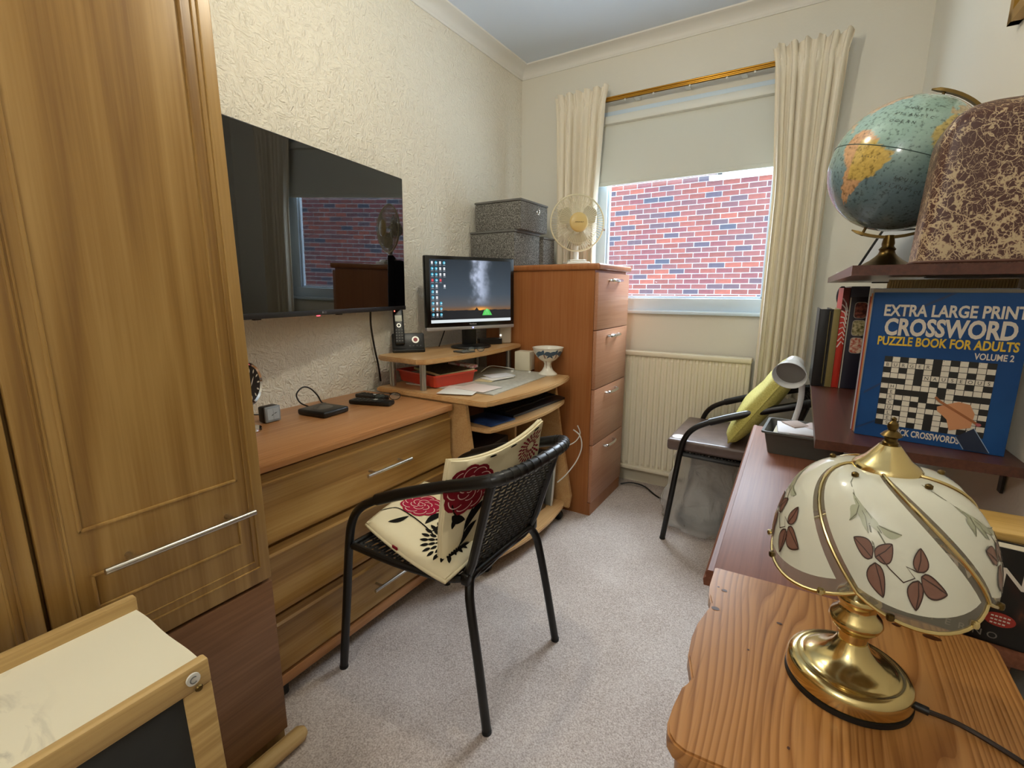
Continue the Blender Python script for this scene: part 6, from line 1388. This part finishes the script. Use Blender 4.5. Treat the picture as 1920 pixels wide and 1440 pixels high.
pA, pD, pB, pC = Vector((0.087, 1.48, S2_ + 0.003)), Vector((0.204, 1.48, S2_ + 0.003)), Vector((0.136, 1.56, S2_ + 0.102)), Vector((0.250, 1.56, S2_ + 0.102))
def pbar(a, b, r_): return MB().tube([a, b], r_, 4)
for a_, b_ in ((pA, pB), (pB, pC), (pC, pD), (pD, pA)): part('frame_bar', pbar(a_, b_, 0.0042), BLACK, ps)
pn2 = (pD - pA).cross(pB - pA).normalized() * 0.002
part('card', MB().add([pA - pn2, pD - pn2, pC - pn2, pB - pn2, pA + pn2, pD + pn2, pC + pn2, pB + pn2], [(0, 1, 2, 3), (7, 6, 5, 4), (0, 4, 5, 1), (1, 5, 6, 2), (2, 6, 7, 3), (3, 7, 4, 0)]), mat('white_card', '#dfe3ea', 0.5), ps, 'white card')
one('small_white_peg', 'tiny white peg on far left end of the upper shelf', 'peg', MB().box(0.058, 0.068, 1.80, 1.83, S2_ + 0.0008, S2_ + 0.010, 0.002), WHITE)
# framed picture high on the right wall
pf_ = T('framed_picture', 'gilt framed picture high on the right wall', 'picture', (RW(1.5) - 0.012, 1.42, 1.728))
fw_ = MB(); px = lambda y: RW(y) - 0.0015
def wbx(mb, y0_, y1_, z0_, z1_, d):
    vs = [Vector((px(y) - dd, y, z)) for dd in (0, d) for y in (y0_, y1_) for z in (z0_, z1_)]
    return mb.add(vs, [(0, 1, 3, 2), (4, 6, 7, 5), (0, 4, 5, 1), (2, 3, 7, 6), (0, 2, 6, 4), (1, 5, 7, 3)])
for y0_, y1_, z0_, z1_ in ((1.24, 1.60, 1.728, 1.752), (1.24, 1.60, 2.15, 2.174), (1.24, 1.264, 1.728, 2.174), (1.576, 1.60, 1.728, 2.174)): wbx(fw_, y0_, y1_, z0_, z1_, 0.020)
part('frame', fw_, mat('gilt_frame', '#a67f35', 0.35, 0.6), pf_)
part('canvas', wbx(MB(), 1.262, 1.578, 1.750, 2.152, 0.010), noisy('brown_canvas', [(0.3, '#4c3a22'), (0.7, '#8a7a54')], 8, 4, 0.5), pf_)

# ------------------------------------------------------------------ novel and wooden box behind the lamp
nv = T('novel', 'dark thriller paperback with red sticker behind brass lamp', 'book', (0.135, 0.905, DT + 0.0010), rad(-5))
NW, NH = 0.195, 0.150
part('pages', MB().box(0.002, NW - 0.001, 0.001, 0.024, 0.001, NH - 0.002), mat('page_edges', '#d3c7ae', 0.7), nv, local=True)
dkc = noisy('dark_fiery_cover', [(0.48, '#0b0808'), (0.62, '#2a130d'), (0.78, '#80431e')], 38, 4, 0.35, stretch=(1, 1, 0.5))
part('cover', MB().box(0, NW, -0.001, 0.001, 0, NH).box(0, NW, 0.024, 0.026, 0, NH).box(-0.0005, 0.0015, -0.001, 0.026, 0, NH), dkc, nv, local=True)
fv = plane((0, -0.001, 0), (1, 0, 0), (0, 0, 1), 0.0004)
bnd = MB(); bnd.poly([(0, 0), (NW, 0), (NW, 0.030), (0, 0.030)], fv); bnd.poly([(0, 0.116), (NW, 0.116), (NW, NH), (0, NH)], fv); part('dark_bands', bnd, mat('near_black_print', '#0c0b0c', 0.35), nv, local=True, smooth=False)
f2v = lambda u, v, e=1: fv(u, v, 1 + e)
tt = MB(); text(tt, 'DAN', 0.020, 0.128, 0.016, f2v, align='LEFT', bold=0.01, wx=0.9); text(tt, 'BROWN', NW - 0.031, 0.092, 0.030, f2v, align='RIGHT', bold=0.006, fit=0.145); part('author_name', tt, creamT, nv, local=True, smooth=False)
tt = MB()
for i, chh in enumerate('INFERNO'): text(tt, chh, 0.046 + 0.0160 * i, 0.008, 0.010, f2v, align='CENTER', bold=0.005, wx=1.05)
part('book_title', tt, mat('dim_lettering', '#77706a', 0.4), nv, local=True, smooth=False)
stk = MB().disc(0.146, 0.040, 0.017, 0.011, lambda u, v: fv(u, v, 2), 24, 1); so_ = part('red_sticker', stk, mat('sticker_red', '#a02c22', 0.4), nv, 'red oval sticker', local=True, smooth=False)
tt = MB(); f4v = lambda u, v, e=1: fv(u, v, 3 + e)
for q_ in range(3):
    for k in range(5 - (q_ == 2)): tt.strip([(0.1365 + 0.0043 * k, 0.0452 - 0.0055 * q_), (0.1365 + 0.0043 * k + 0.003, 0.0450 - 0.0055 * q_)], 0.0022, f4v)
part('sticker_lettering', tt, creamT, so_, local=True, smooth=False, kind='stuff')
wx_ = T('wooden_box', 'plain pale wooden box behind the thriller paperback', 'box', (0.245, 0.985, DT + 0.0010), rad(1.25))
part('box', MB().box(-0.085, 0.085, -0.036, 0.050, 0.0, 0.138, 0.002), PALEP, wx_, local=True)
part('lid', MB().box(-0.088, 0.088, -0.038, 0.052, 0.1385, 0.152, 0.003), wood('light_box_wood', '#c49a4e', '#d6ad62', '#e0bb76', 'x', 0.45, 6, 0.02, 0.7), wx_, local=True)
